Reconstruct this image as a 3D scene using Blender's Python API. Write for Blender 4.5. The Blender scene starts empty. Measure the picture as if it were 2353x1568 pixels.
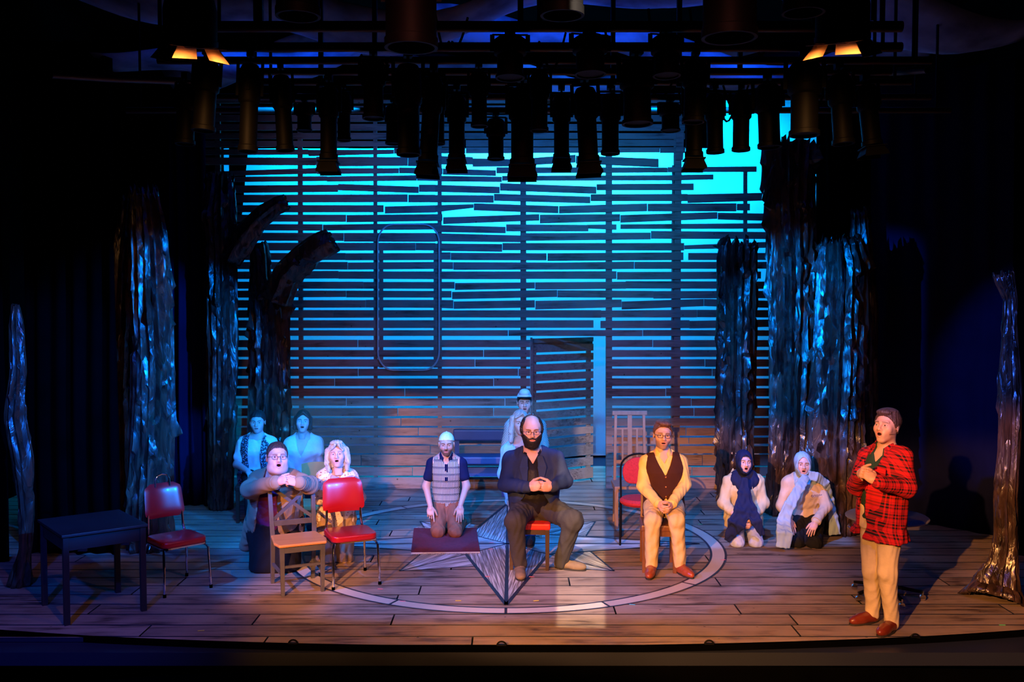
import bpy, bmesh, math, random
import numpy as np
import openvdb as vdb
from mathutils import Vector, Matrix, Euler

# ---------------------------------------------------------------- camera, world, exposure
F_PX, CX, CY, CAM_H, HORIZON = 2195.0, 1176.5, 784.0, 2.6, 690.0
PITCH = math.atan((CY - HORIZON) / F_PX)
cp, sp = math.cos(PITCH), math.sin(PITCH)
C = bpy.context.scene.collection
cam = bpy.data.objects.new('camera', bpy.data.cameras.new('camera'))
C.objects.link(cam)
cam.data.sensor_width = 36.0
cam.data.lens = 36.0 * F_PX / 2353.0
cam.location = (0, 0, CAM_H)
cam.rotation_euler = (math.pi / 2 - PITCH, 0, 0)
cam.data.clip_end = 100
bpy.context.scene.camera = cam
vs = bpy.context.scene.view_settings
vs.view_transform = 'Standard'; vs.look = 'None'; vs.gamma = 1.0; vs.exposure = 0.0
vs.use_curve_mapping = False
W = bpy.data.worlds.new('world'); bpy.context.scene.world = W
W.use_nodes = True
W.node_tree.nodes['Background'].inputs[0].default_value = (0.02, 0.06, 0.35, 1)
W.node_tree.nodes['Background'].inputs[1].default_value = 0.004

def ray(px, py):
    u = (px - CX) / F_PX; v = -(py - CY) / F_PX
    return Vector((u, cp + v * sp, -sp + v * cp))
def P(px, py, Y):
    r = ray(px, py); t = Y / r.y
    return Vector((r.x * t, Y, CAM_H + r.z * t))
def G(px, py, z=0.0):
    r = ray(px, py); t = (z - CAM_H) / r.z
    return Vector((r.x * t, r.y * t, z))
def Q(px, Y, z):
    t = Y * cp + (CAM_H - z) * sp
    return Vector(((px - CX) / F_PX * t, Y, z))

# ---------------------------------------------------------------- lights
def gobo(light, kind=None, scale=6.0, thr=0.45, soft=0.12, rect=None, seed=0.0):
    """shape a profile spot's beam like a real gobo / shutters, in the lamp's own direction space"""
    light.use_nodes = True
    nt = light.node_tree; n = nt.nodes; l = nt.links
    em = n['Emission']
    tc = n.new('ShaderNodeTexCoord')
    sep = n.new('ShaderNodeSeparateXYZ'); l.new(tc.outputs['Normal'], sep.inputs[0])
    def m(op, a, b=None):
        q = n.new('ShaderNodeMath'); q.operation = op
        for i, s in enumerate((a, b)):
            if s is None: continue
            if isinstance(s, (int, float)): q.inputs[i].default_value = s
            else: l.new(s, q.inputs[i])
        return q.outputs[0]
    nz = m('ABSOLUTE', sep.outputs['Z'])
    gx = m('DIVIDE', sep.outputs['X'], nz); gy = m('DIVIDE', sep.outputs['Y'], nz)
    outv = None
    if kind == 'noise':
        co = n.new('ShaderNodeCombineXYZ'); l.new(gx, co.inputs[0]); l.new(gy, co.inputs[1]); co.inputs[2].default_value = seed
        nz_ = n.new('ShaderNodeTexNoise'); nz_.inputs['Scale'].default_value = scale; nz_.inputs['Detail'].default_value = 1.5
        l.new(co.outputs[0], nz_.inputs['Vector'])
        mr = n.new('ShaderNodeMapRange'); mr.interpolation_type = 'SMOOTHSTEP'
        mr.inputs['From Min'].default_value = thr - soft; mr.inputs['From Max'].default_value = thr + soft
        l.new(nz_.outputs[0], mr.inputs['Value']); outv = mr.outputs[0]
    if rect:
        x0, x1, y0, y1, s = rect
        for g, a, b in ((gx, x0, x1), (gy, y0, y1)):
            m1 = n.new('ShaderNodeMapRange'); m1.interpolation_type = 'SMOOTHSTEP'
            m1.inputs['From Min'].default_value = a - s; m1.inputs['From Max'].default_value = a + s
            l.new(g, m1.inputs['Value'])
            m2 = n.new('ShaderNodeMapRange'); m2.interpolation_type = 'SMOOTHSTEP'
            m2.inputs['From Min'].default_value = b - s; m2.inputs['From Max'].default_value = b + s
            m2.inputs['To Min'].default_value = 1; m2.inputs['To Max'].default_value = 0
            l.new(g, m2.inputs['Value'])
            pr = m('MULTIPLY', m1.outputs[0], m2.outputs[0])
            outv = pr if outv is None else m('MULTIPLY', outv, pr)
    l.new(outv, em.inputs['Strength'])

def spot(loc, target, energy, color, angle, blend=0.3, radius=0.05, **gb):
    d = bpy.data.lights.new('stage_spot', 'SPOT')
    d.energy = energy; d.color = color; d.spot_size = math.radians(angle); d.spot_blend = blend; d.shadow_soft_size = radius
    o = bpy.data.objects.new('stage_spot', d); C.objects.link(o)
    o.location = loc
    v = Vector(target) - Vector(loc)
    o.rotation_euler = v.to_track_quat('-Z', 'Y').to_euler()
    if gb: gobo(d, **gb)
    return o
def area(loc, target, energy, color, sx, sy, spread=180):
    d = bpy.data.lights.new('flood', 'AREA'); d.shape = 'RECTANGLE'; d.size = sx; d.size_y = sy
    d.energy = energy; d.color = color; d.spread = math.radians(spread)
    o = bpy.data.objects.new('flood', d); C.objects.link(o); o.location = loc
    o.rotation_euler = (Vector(target) - Vector(loc)).to_track_quat('-Z', 'Y').to_euler()
    return o
WARM = (1.0, 0.39, 0.10); CYAN = (0.0, 0.23, 1.0); LILAC = (0.36, 0.34, 1.0); WHITE = (1.0, 0.78, 0.58)
# cyclorama floods hung just in front of the back cloth
area((0.2, 14.95, 5.6), (0.2, 15.9, 4.4), 1000, (0.0, 0.34, 1.0), 7.2, 0.12)
area((0.6, 15.0, 5.4), (0.6, 15.9, 4.3), 45, (0.12, 0.85, 1.0), 3.0, 0.12)
area((0.2, 14.9, 0.15), (0.2, 15.9, 1.2), 6, (0.0, 0.20, 1.0), 8.0, 0.12)
# cyan and blue wash over the rear half of the stage (shuttered in front of the ring's middle)
spot((-1.7, 7.4, 5.0), (-1.7, 11.0, 0.8), 2000, CYAN, 80, 0.15, 0.05, rect=(-0.50, 0.35, -0.25, 0.17, 0.012))
spot((1.5, 7.4, 5.0), (1.3, 11.0, 0.8), 2000, CYAN, 80, 0.15, 0.05, rect=(-0.40, 0.42, -0.25, 0.17, 0.012))
spot((4.4, 6.8, 4.0), (0.5, 10.0, 0.6), 650, (0.01, 0.22, 1.0), 50, 0.2, 0.05, kind='noise', scale=2.6, thr=0.42, soft=0.05, seed=1.0, rect=(-1, 1, -1, 0.13, 0.02))
spot((-4.4, 6.6, 4.0), (-0.7, 10.0, 0.6), 1400, (0.0, 0.19, 1.0), 50, 0.2, 0.05, kind='noise', scale=3.0, thr=0.42, soft=0.05, seed=2.0, rect=(-1, 1, -1, 0.13, 0.02))
spot((0.0, 2.6, 3.9), (0.0, 11.1, 1.3), 4000, (0.0, 0.32, 1.0), 60, 0.1, 0.03, rect=(-0.36, 0.20, -0.054, 0.048, 0.005))
spot((0.5, 3.0, 3.4), (-4.25, 8.6, 1.5), 5000, (0.0, 0.16, 1.0), 22, 0.5, 0.04)
spot((-0.5, 3.0, 3.4), (4.2, 8.2, 2.1), 2600, (0.02, 0.14, 1.0), 18, 0.5, 0.04)
# deep blue on the tree trunks and the dark sides
spot((3.1, 5.0, 3.3), (-3.6, 10.2, 1.6), 8000, (0.0, 0.18, 1.0), 24, 0.4, 0.05, rect=(-0.12, 0.22, -0.3, 0.3, 0.02))
spot((-3.0, 5.0, 3.3), (3.4, 10.8, 1.7), 9500, (0.0, 0.20, 1.0), 24, 0.4, 0.05, rect=(-0.16, 0.065, -0.105, 0.3, 0.015))
spot((-2.9, 3.0, 3.8), (-4.2, 8.0, 0.4), 900, (0.01, 0.08, 1.0), 50, 0.8, 0.08)
spot((2.0, 2.6, 3.9), (4.0, 8.4, 0.4), 160, (0.0, 0.08, 1.0), 44, 0.8, 0.08)
# warm key from the front of house, left; shuttered below the lighting grid
spot((-3.6, -2.7, 4.6), (1.9, 8.3, 0.8), 12000, WARM, 52, 0.3, 0.05, kind='noise', scale=7.0, thr=0.40, soft=0.13, seed=3.3, rect=(-0.345, 0.33, -0.125, 0.078, 0.012))
spot((-1.2, -3.0, 4.7), (-0.7, 8.9, 0.5), 3500, WARM, 44, 0.4, 0.05, kind='noise', scale=8.0, thr=0.41, soft=0.13, seed=7.1, rect=(-0.115, 0.32, -0.112, 0.068, 0.02))
# lilac cross light: stripes over the front boards and the seated men
spot((3.0, 3.0, 4.7), (0.6, 8.6, 0.5), 450, LILAC, 48, 0.2, 0.04, kind='noise', scale=2.2, thr=0.50, soft=0.04, seed=5.0, rect=(-1, 1, -0.115, 0.12, 0.02))
spot((-3.0, 3.4, 4.7), (-0.3, 9.0, 0.6), 1250, (0.02, 0.15, 1.0), 44, 0.2, 0.04, kind='noise', scale=2.4, thr=0.48, soft=0.05, seed=9.0, rect=(-1, 1, -0.11, 0.12, 0.02))
# shuttered white strip
spot((0.2, 2.5, 4.8), (0.70, 9.4, 0.0), 4400, WHITE, 60, 0.1, 0.015, rect=(-0.030, 0.026, -0.16, 0.27, 0.003))
# colour on the slatted wall
spot((1.3, 9.0, 4.5), (1.35, 13.1, 3.7), 75, (0.02, 1.0, 0.35), 40, 0.9, 0.1)
spot((-2.3, 9.0, 4.6), (-2.5, 13.1, 4.5), 70, (0.35, 0.35, 1.0), 34, 0.9, 0.1)
spot((0.6, 9.0, 4.7), (0.4, 13.1, 3.6), 800, (0.01, 0.20, 1.0), 90, 0.9, 0.1)
spot((0.0, -0.5, 5.0), (0.2, 13.1, 1.0), 650, (1.0, 0.24, 0.17), 34, 0.8, 0.04, rect=(-0.26, 0.26, -0.05, 0.075, 0.06))
# blue up the cloth under the grid
area((0.0, 9.6, 4.7), (0.0, 9.2, 6.4), 55, (0.0, 0.10, 1.0), 6.0, 0.3)

# ---------------------------------------------------------------- materials
MATS = {}
def mat(name, col, rough=0.6, metal=0.0, spec=0.5, noise=None, bump=None, col2=None, vary=0.0, coat=0.0, sheen=0.0, alpha=1.0, trans=0.0, emit=None, vcol=False, stretch=(1,1,1)):
    """procedural principled material; noise=(scale, amount) mottles towards col2; bump=(scale, strength)"""
    if name in MATS: return MATS[name]
    m = bpy.data.materials.new(name); m.use_nodes = True
    nt = m.node_tree; n = nt.nodes; l = nt.links
    b = n['Principled BSDF']
    b.inputs['Base Color'].default_value = (*col, 1)
    b.inputs['Roughness'].default_value = rough; b.inputs['Metallic'].default_value = metal
    b.inputs['Specular IOR Level'].default_value = spec
    b.inputs['Coat Weight'].default_value = coat; b.inputs['Sheen Weight'].default_value = sheen
    b.inputs['Alpha'].default_value = alpha; b.inputs['Transmission Weight'].default_value = trans
    if emit:
        b.inputs['Emission Color'].default_value = (*emit[0], 1); b.inputs['Emission Strength'].default_value = emit[1]
    tc = n.new('ShaderNodeTexCoord'); mp = n.new('ShaderNodeMapping'); mp.inputs['Scale'].default_value = stretch
    l.new(tc.outputs['Object'], mp.inputs[0])
    src = None
    if noise:
        t = n.new('ShaderNodeTexNoise'); t.inputs['Scale'].default_value = noise[0]; t.inputs['Detail'].default_value = 5
        l.new(mp.outputs[0], t.inputs['Vector'])
        mx = n.new('ShaderNodeMix'); mx.data_type = 'RGBA'
        mr = n.new('ShaderNodeMapRange'); mr.inputs['From Min'].default_value = 0.42; mr.inputs['From Max'].default_value = 0.72
        mr.inputs['To Max'].default_value = noise[1]
        l.new(t.outputs[0], mr.inputs['Value']); l.new(mr.outputs[0], mx.inputs[0])
        mx.inputs[6].default_value = (*col, 1); mx.inputs[7].default_value = (*(col2 or tuple(c * 0.4 for c in col)), 1)
        src = mx.outputs[2]
    if vcol:
        a = n.new('ShaderNodeVertexColor'); a.layer_name = 'tint'; src = a.outputs[0]
    if vary:
        oi = n.new('ShaderNodeObjectInfo'); hs = n.new('ShaderNodeHueSaturation')
        mr = n.new('ShaderNodeMapRange'); mr.inputs['To Min'].default_value = 1 - vary; mr.inputs['To Max'].default_value = 1 + vary
        l.new(oi.outputs['Random'], mr.inputs['Value']); l.new(mr.outputs[0], hs.inputs['Value'])
        if src: l.new(src, hs.inputs['Color'])
        else: hs.inputs['Color'].default_value = (*col, 1)
        src = hs.outputs[0]
    if src: l.new(src, b.inputs['Base Color'])
    if bump:
        t = n.new('ShaderNodeTexNoise'); t.inputs['Scale'].default_value = bump[0]; t.inputs['Detail'].default_value = 4
        l.new(mp.outputs[0], t.inputs['Vector'])
        bp = n.new('ShaderNodeBump'); bp.inputs['Strength'].default_value = bump[1]; bp.inputs['Distance'].default_value = 0.01
        l.new(t.outputs[0], bp.inputs['Height']); l.new(bp.outputs[0], b.inputs['Normal'])
    MATS[name] = m
    return m

def wood_mat(name, base, dark, rough=0.6, grain=(1.2, 14, 14), amount=0.75, vary=0.15):
    """boards: long grain streaks, darker patches, knots and random board-to-board value"""
    m = bpy.data.materials.new(name); m.use_nodes = True
    nt = m.node_tree; n = nt.nodes; l = nt.links; b = n['Principled BSDF']
    tc = n.new('ShaderNodeTexCoord'); oi = n.new('ShaderNodeObjectInfo')
    off = n.new('ShaderNodeVectorMath'); off.operation = 'ADD'
    mu = n.new('ShaderNodeVectorMath'); mu.operation = 'SCALE'; mu.inputs[0].default_value = (37, 19, 11)
    l.new(oi.outputs['Random'], mu.inputs['Scale']); l.new(tc.outputs['Object'], off.inputs[0]); l.new(mu.outputs[0], off.inputs[1])
    mp = n.new('ShaderNodeMapping'); mp.inputs['Scale'].default_value = grain; l.new(off.outputs[0], mp.inputs[0])
    t1 = n.new('ShaderNodeTexNoise'); t1.inputs['Scale'].default_value = 1.6; t1.inputs['Detail'].default_value = 8; t1.inputs['Roughness'].default_value = 0.65
    t1.inputs['Distortion'].default_value = 0.8
    l.new(mp.outputs[0], t1.inputs['Vector'])
    t2 = n.new('ShaderNodeTexNoise'); t2.inputs['Scale'].default_value = 2.6; t2.inputs['Detail'].default_value = 3; l.new(off.outputs[0], t2.inputs['Vector'])
    r1 = n.new('ShaderNodeMapRange'); r1.inputs['From Min'].default_value = .42; r1.inputs['From Max'].default_value = .68; l.new(t1.outputs[0], r1.inputs['Value'])
    r2 = n.new('ShaderNodeMapRange'); r2.inputs['From Min'].default_value = .35; r2.inputs['From Max'].default_value = .7; l.new(t2.outputs[0], r2.inputs['Value'])
    mul = n.new('ShaderNodeMath'); mul.operation = 'MULTIPLY'; l.new(r1.outputs[0], mul.inputs[0]); l.new(r2.outputs[0], mul.inputs[1])
    mul2 = n.new('ShaderNodeMath'); mul2.operation = 'MULTIPLY'; mul2.inputs[1].default_value = amount * 1.6; mul2.use_clamp = True; l.new(mul.outputs[0], mul2.inputs[0])
    mx = n.new('ShaderNodeMix'); mx.data_type = 'RGBA'; mx.inputs[6].default_value = (*base, 1); mx.inputs[7].default_value = (*dark, 1); l.new(mul2.outputs[0], mx.inputs[0])
    vo = n.new('ShaderNodeTexVoronoi'); vo.inputs['Scale'].default_value = 5.0; l.new(off.outputs[0], vo.inputs['Vector'])
    kn = n.new('ShaderNodeMapRange'); kn.inputs['From Min'].default_value = .03; kn.inputs['From Max'].default_value = .07; kn.inputs['To Min'].default_value = 0.8; kn.inputs['To Max'].default_value = 0.0
    l.new(vo.outputs['Distance'], kn.inputs['Value'])
    mx2 = n.new('ShaderNodeMix'); mx2.data_type = 'RGBA'; mx2.inputs[7].default_value = (*(c * .3 for c in dark), 1); l.new(mx.outputs[2], mx2.inputs[6]); l.new(kn.outputs[0], mx2.inputs[0])
    hs = n.new('ShaderNodeHueSaturation'); mr = n.new('ShaderNodeMapRange'); mr.inputs['To Min'].default_value = 1 - vary; mr.inputs['To Max'].default_value = 1 + vary
    l.new(oi.outputs['Random'], mr.inputs['Value']); l.new(mr.outputs[0], hs.inputs['Value']); l.new(mx2.outputs[2], hs.inputs['Color'])
    l.new(hs.outputs[0], b.inputs['Base Color']); b.inputs['Roughness'].default_value = rough; b.inputs['Specular IOR Level'].default_value = .22
    bp = n.new('ShaderNodeBump'); bp.inputs['Strength'].default_value = 0.25; bp.inputs['Distance'].default_value = 0.004
    l.new(t1.outputs[0], bp.inputs['Height']); l.new(bp.outputs[0], b.inputs['Normal'])
    MATS[name] = m
    return m

M_slat = wood_mat('weathered_pallet_pine', (0.27, 0.195, 0.16), (0.08, 0.05, 0.04), 0.85)
M_plank = wood_mat('painted_deck_boards', (0.33, 0.24, 0.18), (0.07, 0.045, 0.035), 0.55, grain=(1.0, 9, 9), amount=1.0, vary=0.10)
M_ring = mat('painted_compass_ring', (0.55, 0.45, 0.36), 0.45, noise=(3, 0.3), col2=(0.4, 0.32, 0.26))
M_line = mat('navy_line_paint', (0.012, 0.016, 0.035), 0.45)
M_black = mat('matt_black', (0.0012, 0.0012, 0.0012), 1.0, spec=0.0, noise=(3, 0.5))
M_cloth_black = mat('black_serge', (0.001, 0.001, 0.0015), 1.0, spec=0.0, noise=(4, 0.5))
M_cloth_blue = mat('navy_side_curtain', (0.006, 0.007, 0.03), 1.0, spec=0.0, noise=(4, 0.3))
M_cyc = mat('white_cyclorama_cloth', (0.8, 0.82, 0.85), 0.95, bump=(2, 0.2))
M_sky = mat('pale_overhead_cloth', (0.22, 0.26, 0.4), 1.0, spec=0.0, noise=(2.0, 0.9), col2=(0.03, 0.03, 0.06))
M_metal_black = mat('black_powder_coat', (0.003, 0.003, 0.0035), 0.6, noise=(8, 0.4), spec=0.12)
M_pipe = mat('steel_grid_pipe', (0.07, 0.055, 0.045), 0.45, metal=0.6, noise=(6, 0.5))
M_chrome = mat('chrome', (0.75, 0.75, 0.78), 0.12, metal=1.0, noise=(20, 0.1))
M_redvinyl = mat('red_vinyl', (0.42, 0.006, 0.010), 0.3, coat=0.3, noise=(7, 0.3), col2=(0.4, 0.008, 0.01))
M_redfabric = mat('red_upholstery', (0.42, 0.012, 0.02), 0.85, noise=(60, 0.5))
M_orangewood = mat('honey_wood_seat', (0.62, 0.26, 0.08), 0.35, noise=(4, 0.5), col2=(0.42, 0.15, 0.04), stretch=(1, 8, 1))
M_darkpaint = mat('charcoal_painted_wood', (0.075, 0.07, 0.075), 0.5, noise=(12, 0.4))
M_brownwood = mat('brown_wood', (0.16, 0.055, 0.025), 0.4, noise=(5, 0.6), stretch=(6, 6, 1))
M_palewood = mat('pale_wood', (0.5, 0.36, 0.24), 0.5, noise=(5, 0.4), stretch=(6, 6, 1))
M_tablepaint = mat('dark_painted_table', (0.012, 0.011, 0.018), 0.5, noise=(6, 0.4))
M_chairwood = mat('dusty_brown_wood', (0.22, 0.14, 0.10), 0.6, noise=(5, 0.4), stretch=(6, 6, 1))
M_white = mat('off_white_paint', (0.6, 0.58, 0.55), 0.5, noise=(9, 0.3))
M_bark = None
M_mat = mat('maroon_rug', (0.17, 0.008, 0.022), 0.95, noise=(30, 0.5), bump=(150, 0.6))
M_fringe = mat('rug_fringe', (0.55, 0.5, 0.45), 0.9, noise=(40, 0.3))
M_glass = mat('clear_lens', (1, 1, 1), 0.02, trans=1.0, alpha=0.25)
M_lampglass = mat('lit_lamp_lens', (1, .7, .4), 0.3, emit=((1.0, 0.5, 0.18), 18.0))

def star_mat():
    m = bpy.data.materials.new('brushed_star_paint'); m.use_nodes = True
    n = m.node_tree.nodes; l = m.node_tree.links; b = n['Principled BSDF']
    uv = n.new('ShaderNodeUVMap'); uv.uv_map = 'uv'
    mp = n.new('ShaderNodeMapping'); mp.inputs['Scale'].default_value = (44, 1.3, 1); l.new(uv.outputs[0], mp.inputs[0])
    t = n.new('ShaderNodeTexNoise'); t.inputs['Scale'].default_value = 1.6; t.inputs['Detail'].default_value = 6; l.new(mp.outputs[0], t.inputs['Vector'])
    cr = n.new('ShaderNodeValToRGB'); e = cr.color_ramp.elements
    e[0].position = .44; e[0].color = (0.17, 0.14, 0.12, 1); e[1].position = .66; e[1].color = (0.74, 0.74, 0.72, 1)
    l.new(t.outputs[0], cr.inputs[0]); l.new(cr.outputs[0], b.inputs['Base Color']); b.inputs['Roughness'].default_value = 0.4
    return m
M_star = star_mat()

# ---------------------------------------------------------------- mesh helpers
def link(o, parent=None):
    C.objects.link(o)
    if parent is not None: o.parent = parent
    return o
def tag(o, label=None, cat=None, group=None, kind=None):
    if label: o['label'] = label
    if cat: o['category'] = cat
    if group: o['group'] = group
    if kind: o['kind'] = kind
    return o
def mesh_obj(name, verts, faces, m, parent=None, smooth=False, bevel=0):
    me = bpy.data.meshes.new(name)
    me.from_pydata([tuple(v) for v in verts], [], faces); me.update()
    if m: me.materials.append(m)
    if smooth: me.polygons.foreach_set('use_smooth', [True] * len(me.polygons))
    o = link(bpy.data.objects.new(name, me), parent)
    if bevel:
        b = o.modifiers.new('bevel', 'BEVEL'); b.width = bevel; b.segments = 2; b.limit_method = 'ANGLE'
    return o
def empty(name, loc=(0, 0, 0), rz=0, label=None, cat=None, group=None):
    o = bpy.data.objects.new(name, None); C.objects.link(o)
    o.location = loc; o.rotation_euler = (0, 0, rz); o.empty_display_size = 0.1
    return tag(o, label, cat, group)

class MB:
    """collects shapes, then links them as ONE mesh object"""
    def __init__(s): s.v = []; s.f = []; s.sm = []
    def add(s, v, f, sm=False):
        k = len(s.v); s.v += [Vector(p) for p in v]; s.f += [tuple(i + k for i in q) for q in f]; s.sm += [sm] * len(f); return s
    def box(s, c, size, R=None):
        x, y, z = (d / 2 for d in size); vv = [(-x,-y,-z),(x,-y,-z),(x,y,-z),(-x,y,-z),(-x,-y,z),(x,-y,z),(x,y,z),(-x,y,z)]
        vv = [Vector(p) for p in vv]
        if R is not None: vv = [R @ p for p in vv]
        return s.add([p + Vector(c) for p in vv], [(3,2,1,0),(4,5,6,7),(0,1,5,4),(1,2,6,5),(2,3,7,6),(3,0,4,7)])
    def bar(s, a, b, w, d, up=(0, 1, 0), w2=None, d2=None):
        a = Vector(a); b = Vector(b); t = (b - a).normalized(); u = Vector(up); x = t.cross(u)
        if x.length < 1e-4: x = t.cross(Vector((1, 0, 0)))
        x.normalize(); y = x.cross(t).normalized(); w2 = w2 or w; d2 = d2 or d; vv = []
        for p, ww, dd in ((a, w, d), (b, w2, d2)):
            vv += [p + x * i * ww / 2 + y * j * dd / 2 for i, j in ((-1,-1),(1,-1),(1,1),(-1,1))]
        return s.add(vv, [(3,2,1,0),(4,5,6,7),(0,1,5,4),(1,2,6,5),(2,3,7,6),(3,0,4,7)])
    def tube(s, pts, r, n=8, cap=True):
        pts = [Vector(p) for p in pts]; rr = r if isinstance(r, (list, tuple)) else [r] * len(pts)
        vv = []; ff = []; px = None
        for i, p in enumerate(pts):
            t = (pts[min(i + 1, len(pts) - 1)] - pts[max(i - 1, 0)]).normalized()
            if px is None:
                px = t.cross(Vector((0.13, 0.97, 0.21)))
                if px.length < .1: px = t.cross(Vector((1, 0, 0)))
            px = (px - t * px.dot(t)).normalized(); py = t.cross(px)
            for k in range(n):
                a = 2 * math.pi * k / n; vv.append(p + (px * math.cos(a) + py * math.sin(a)) * rr[i])
        for i in range(len(pts) - 1):
            for k in range(n):
                ff.append((i*n+k, i*n+(k+1)%n, (i+1)*n+(k+1)%n, (i+1)*n+k))
        if cap: ff += [tuple(range(n))[::-1], tuple((len(pts)-1)*n + k for k in range(n))]
        return s.add(vv, ff, True)
    def lathe(s, prof, c=(0, 0, 0), n=20, R=None):
        vv = []; ff = []
        for (r, z) in prof:
            for k in range(n):
                a = 2 * math.pi * k / n; p = Vector((r * math.cos(a), r * math.sin(a), z))
                if R is not None: p = R @ p
                vv.append(p + Vector(c))
        for i in range(len(prof) - 1):
            for k in range(n): ff.append((i*n+k, i*n+(k+1)%n, (i+1)*n+(k+1)%n, (i+1)*n+k))
        ff += [tuple(range(n))[::-1], tuple((len(prof)-1)*n + k for k in range(n))]
        return s.add(vv, ff, True)
    def poly(s, pts, thick, normal=(0, 0, 1)):
        nrm = Vector(normal).normalized(); n = len(pts); a = [Vector(p) for p in pts]; b = [p + nrm * thick for p in a]
        return s.add(a + b, [tuple(range(n))[::-1], tuple(range(n, 2*n))] + [(i, (i+1)%n, n+(i+1)%n, n+i) for i in range(n)])
    def build(s, name, m, parent=None, bevel=0, smooth=None):
        me = bpy.data.meshes.new(name); me.from_pydata([tuple(v) for v in s.v], [], s.f); me.update(); me.materials.append(m)
        me.polygons.foreach_set('use_smooth', s.sm if smooth is None else [smooth] * len(s.f))
        bm = bmesh.new(); bm.from_mesh(me); bmesh.ops.recalc_face_normals(bm, faces=bm.faces)
        if bevel:
            es = [e for e in bm.edges if len(e.link_faces) == 2 and e.calc_face_angle(0) > 0.6]
            bmesh.ops.bevel(bm, geom=es, offset=bevel, segments=2, affect='EDGES', profile=0.6)
        bm.to_mesh(me); bm.free()
        if any(s.sm):
            try: me.set_sharp_from_angle(angle=math.radians(40))
            except Exception: pass
        return link(bpy.data.objects.new(name, me), parent)

def copy_tree(o, parent=None):
    c = o.copy(); C.objects.link(c)
    if parent is not None: c.parent = parent
    for ch in list(o.children): copy_tree(ch, c)
    return c

# ---------------------------------------------------------------- floor: deck planks, compass ring and star
rnd = random.Random(4)
PW = 0.262
floor = empty('floor'); tag(floor, kind='structure')
FRONT = lambda x: 7.07 + 0.0 * x + (0.02 * x * x if abs(x) > 1.0 else 0.02) + (0.0 if abs(x) < 3.2 else 0.03 * (abs(x) - 3.2))
joints_px = [(900,1430.5),(590,1422),(1085,1475),(965,1356),(1308,1338),(1650,1338),(1697,1403),(1829,1450),(1970,1380),(855,1285),(875,1157),(940,1148),(870,1197),
             (1366,1170),(1603,1146),(1632,1134),(2130,1475),(1415,1410),(1742,1225),(1616,1180),(590,1500),(420,1335),(1500,1160),(1250,1137)]
jt = {}
ysp = lambda r: 7.02 + PW * r
for (jx, jy) in joints_px:
    g = G(jx, jy); r = int((g.y - 7.02) / PW); jt.setdefault(r, []).append(g.x)
base_bm = MB().box((0, 12.0, -0.09), (16, 9.9, 0.10)); base_bm.build('subfloor', M_line, floor)
for r in range(0, 30):
    y0 = ysp(r); xs = sorted(jt.get(r, []))
    x = -6.6; cuts = [x]
    for q in xs:
        if q - cuts[-1] > 0.35: cuts.append(q)
    full = [cuts[0]]
    for a, b in zip(cuts, cuts[1:] + [6.6]):
        k = 1
        if b - a > 4.4:
            full.append(a + (b - a) * rnd.uniform(.4, .6))
        full.append(b)
    full = sorted(set(round(v, 3) for v in full))
    for a, b in zip(full, full[1:]):
        g_ = 0.007; n = max(2, int((b - a) / 0.5) + 1); xs_ = [a + g_ + (b - a - 2 * g_) * i / n for i in range(n + 1)]
        lowy = lambda x_: max(y0 + 0.010, min(FRONT(x_), y0 + PW - .02))
        if all(FRONT(q) > y0 + PW - .03 for q in xs_): continue
        pts = [(q, lowy(q), -0.035) for q in xs_] + [(q, y0 + PW - 0.010, -0.035) for q in reversed(xs_)]
        po_ = MB().poly(pts, 0.035).build('plank', M_plank, floor); po_.data.materials.append(M_line)
        for pf in po_.data.polygons:
            if pf.normal.z < .9: pf.material_index = 1
# dark fascia below the stage edge and the pit
fx = [(-6.6 + 13.2 * i / 40) for i in range(41)]
mb = MB()
for a, b in zip(fx, fx[1:]):
    mb.add([(a, FRONT(a) - .001, -.9), (b, FRONT(b) - .001, -.9), (b, FRONT(b) - .001, 0.006), (a, FRONT(a) - .001, 0.006), (a, FRONT(a) - .03, -.9), (b, FRONT(b) - .03, -.9), (b, FRONT(b) - .03, 0.006), (a, FRONT(a) - .03, 0.006)],
           [(4,5,6,7), (3,2,1,0), (7,6,2,3)])
tag(mb.build('trim_1', M_black), kind='structure')
tag(MB().box((0, 3.5, -0.95), (16, 7.6, 0.1)).build('floor_pit', M_black), kind='structure')

SC = Vector((-0.05, 10.09, 0.0)); R0, R1 = 2.13, 2.275
ring_j = []
for (jx, jy) in [(1162,1414),(887,1394),(1406,1398),(1604,1347),(690,1330)]:
    g = G(jx, jy) - SC; ring_j.append(math.atan2(g.y, g.x))
ring_j += [0.55, 1.35, 2.2, 2.9]
ring_j = sorted(ring_j)
ZT = 0.003
for a, b in zip(ring_j, ring_j[1:] + [ring_j[0] + 2 * math.pi]):
    n = max(3, int((b - a) / 0.06)); g_ = 0.006
    th = [a + g_ + (b - a - 2 * g_) * i / n for i in range(n + 1)]
    pts = [(SC.x + R1 * math.cos(t), SC.y + R1 * math.sin(t), 0.0002) for t in th] + [(SC.x + R0 * math.cos(t), SC.y + R0 * math.sin(t), 0.0002) for t in reversed(th)]
    mb = MB(); k = n + 1
    vv = [Vector(p) for p in pts]; top = [p + Vector((0, 0, ZT)) for p in vv]
    mb.add(vv + top, [(i, i+1, 2*k-2-i, 2*k-1-i) for i in range(n)] + [(2*k+2*k-1-i, 2*k+2*k-2-i, 2*k+i+1, 2*k+i) for i in range(n)])
    mb.build('ring_segment', M_ring, floor)
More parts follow.
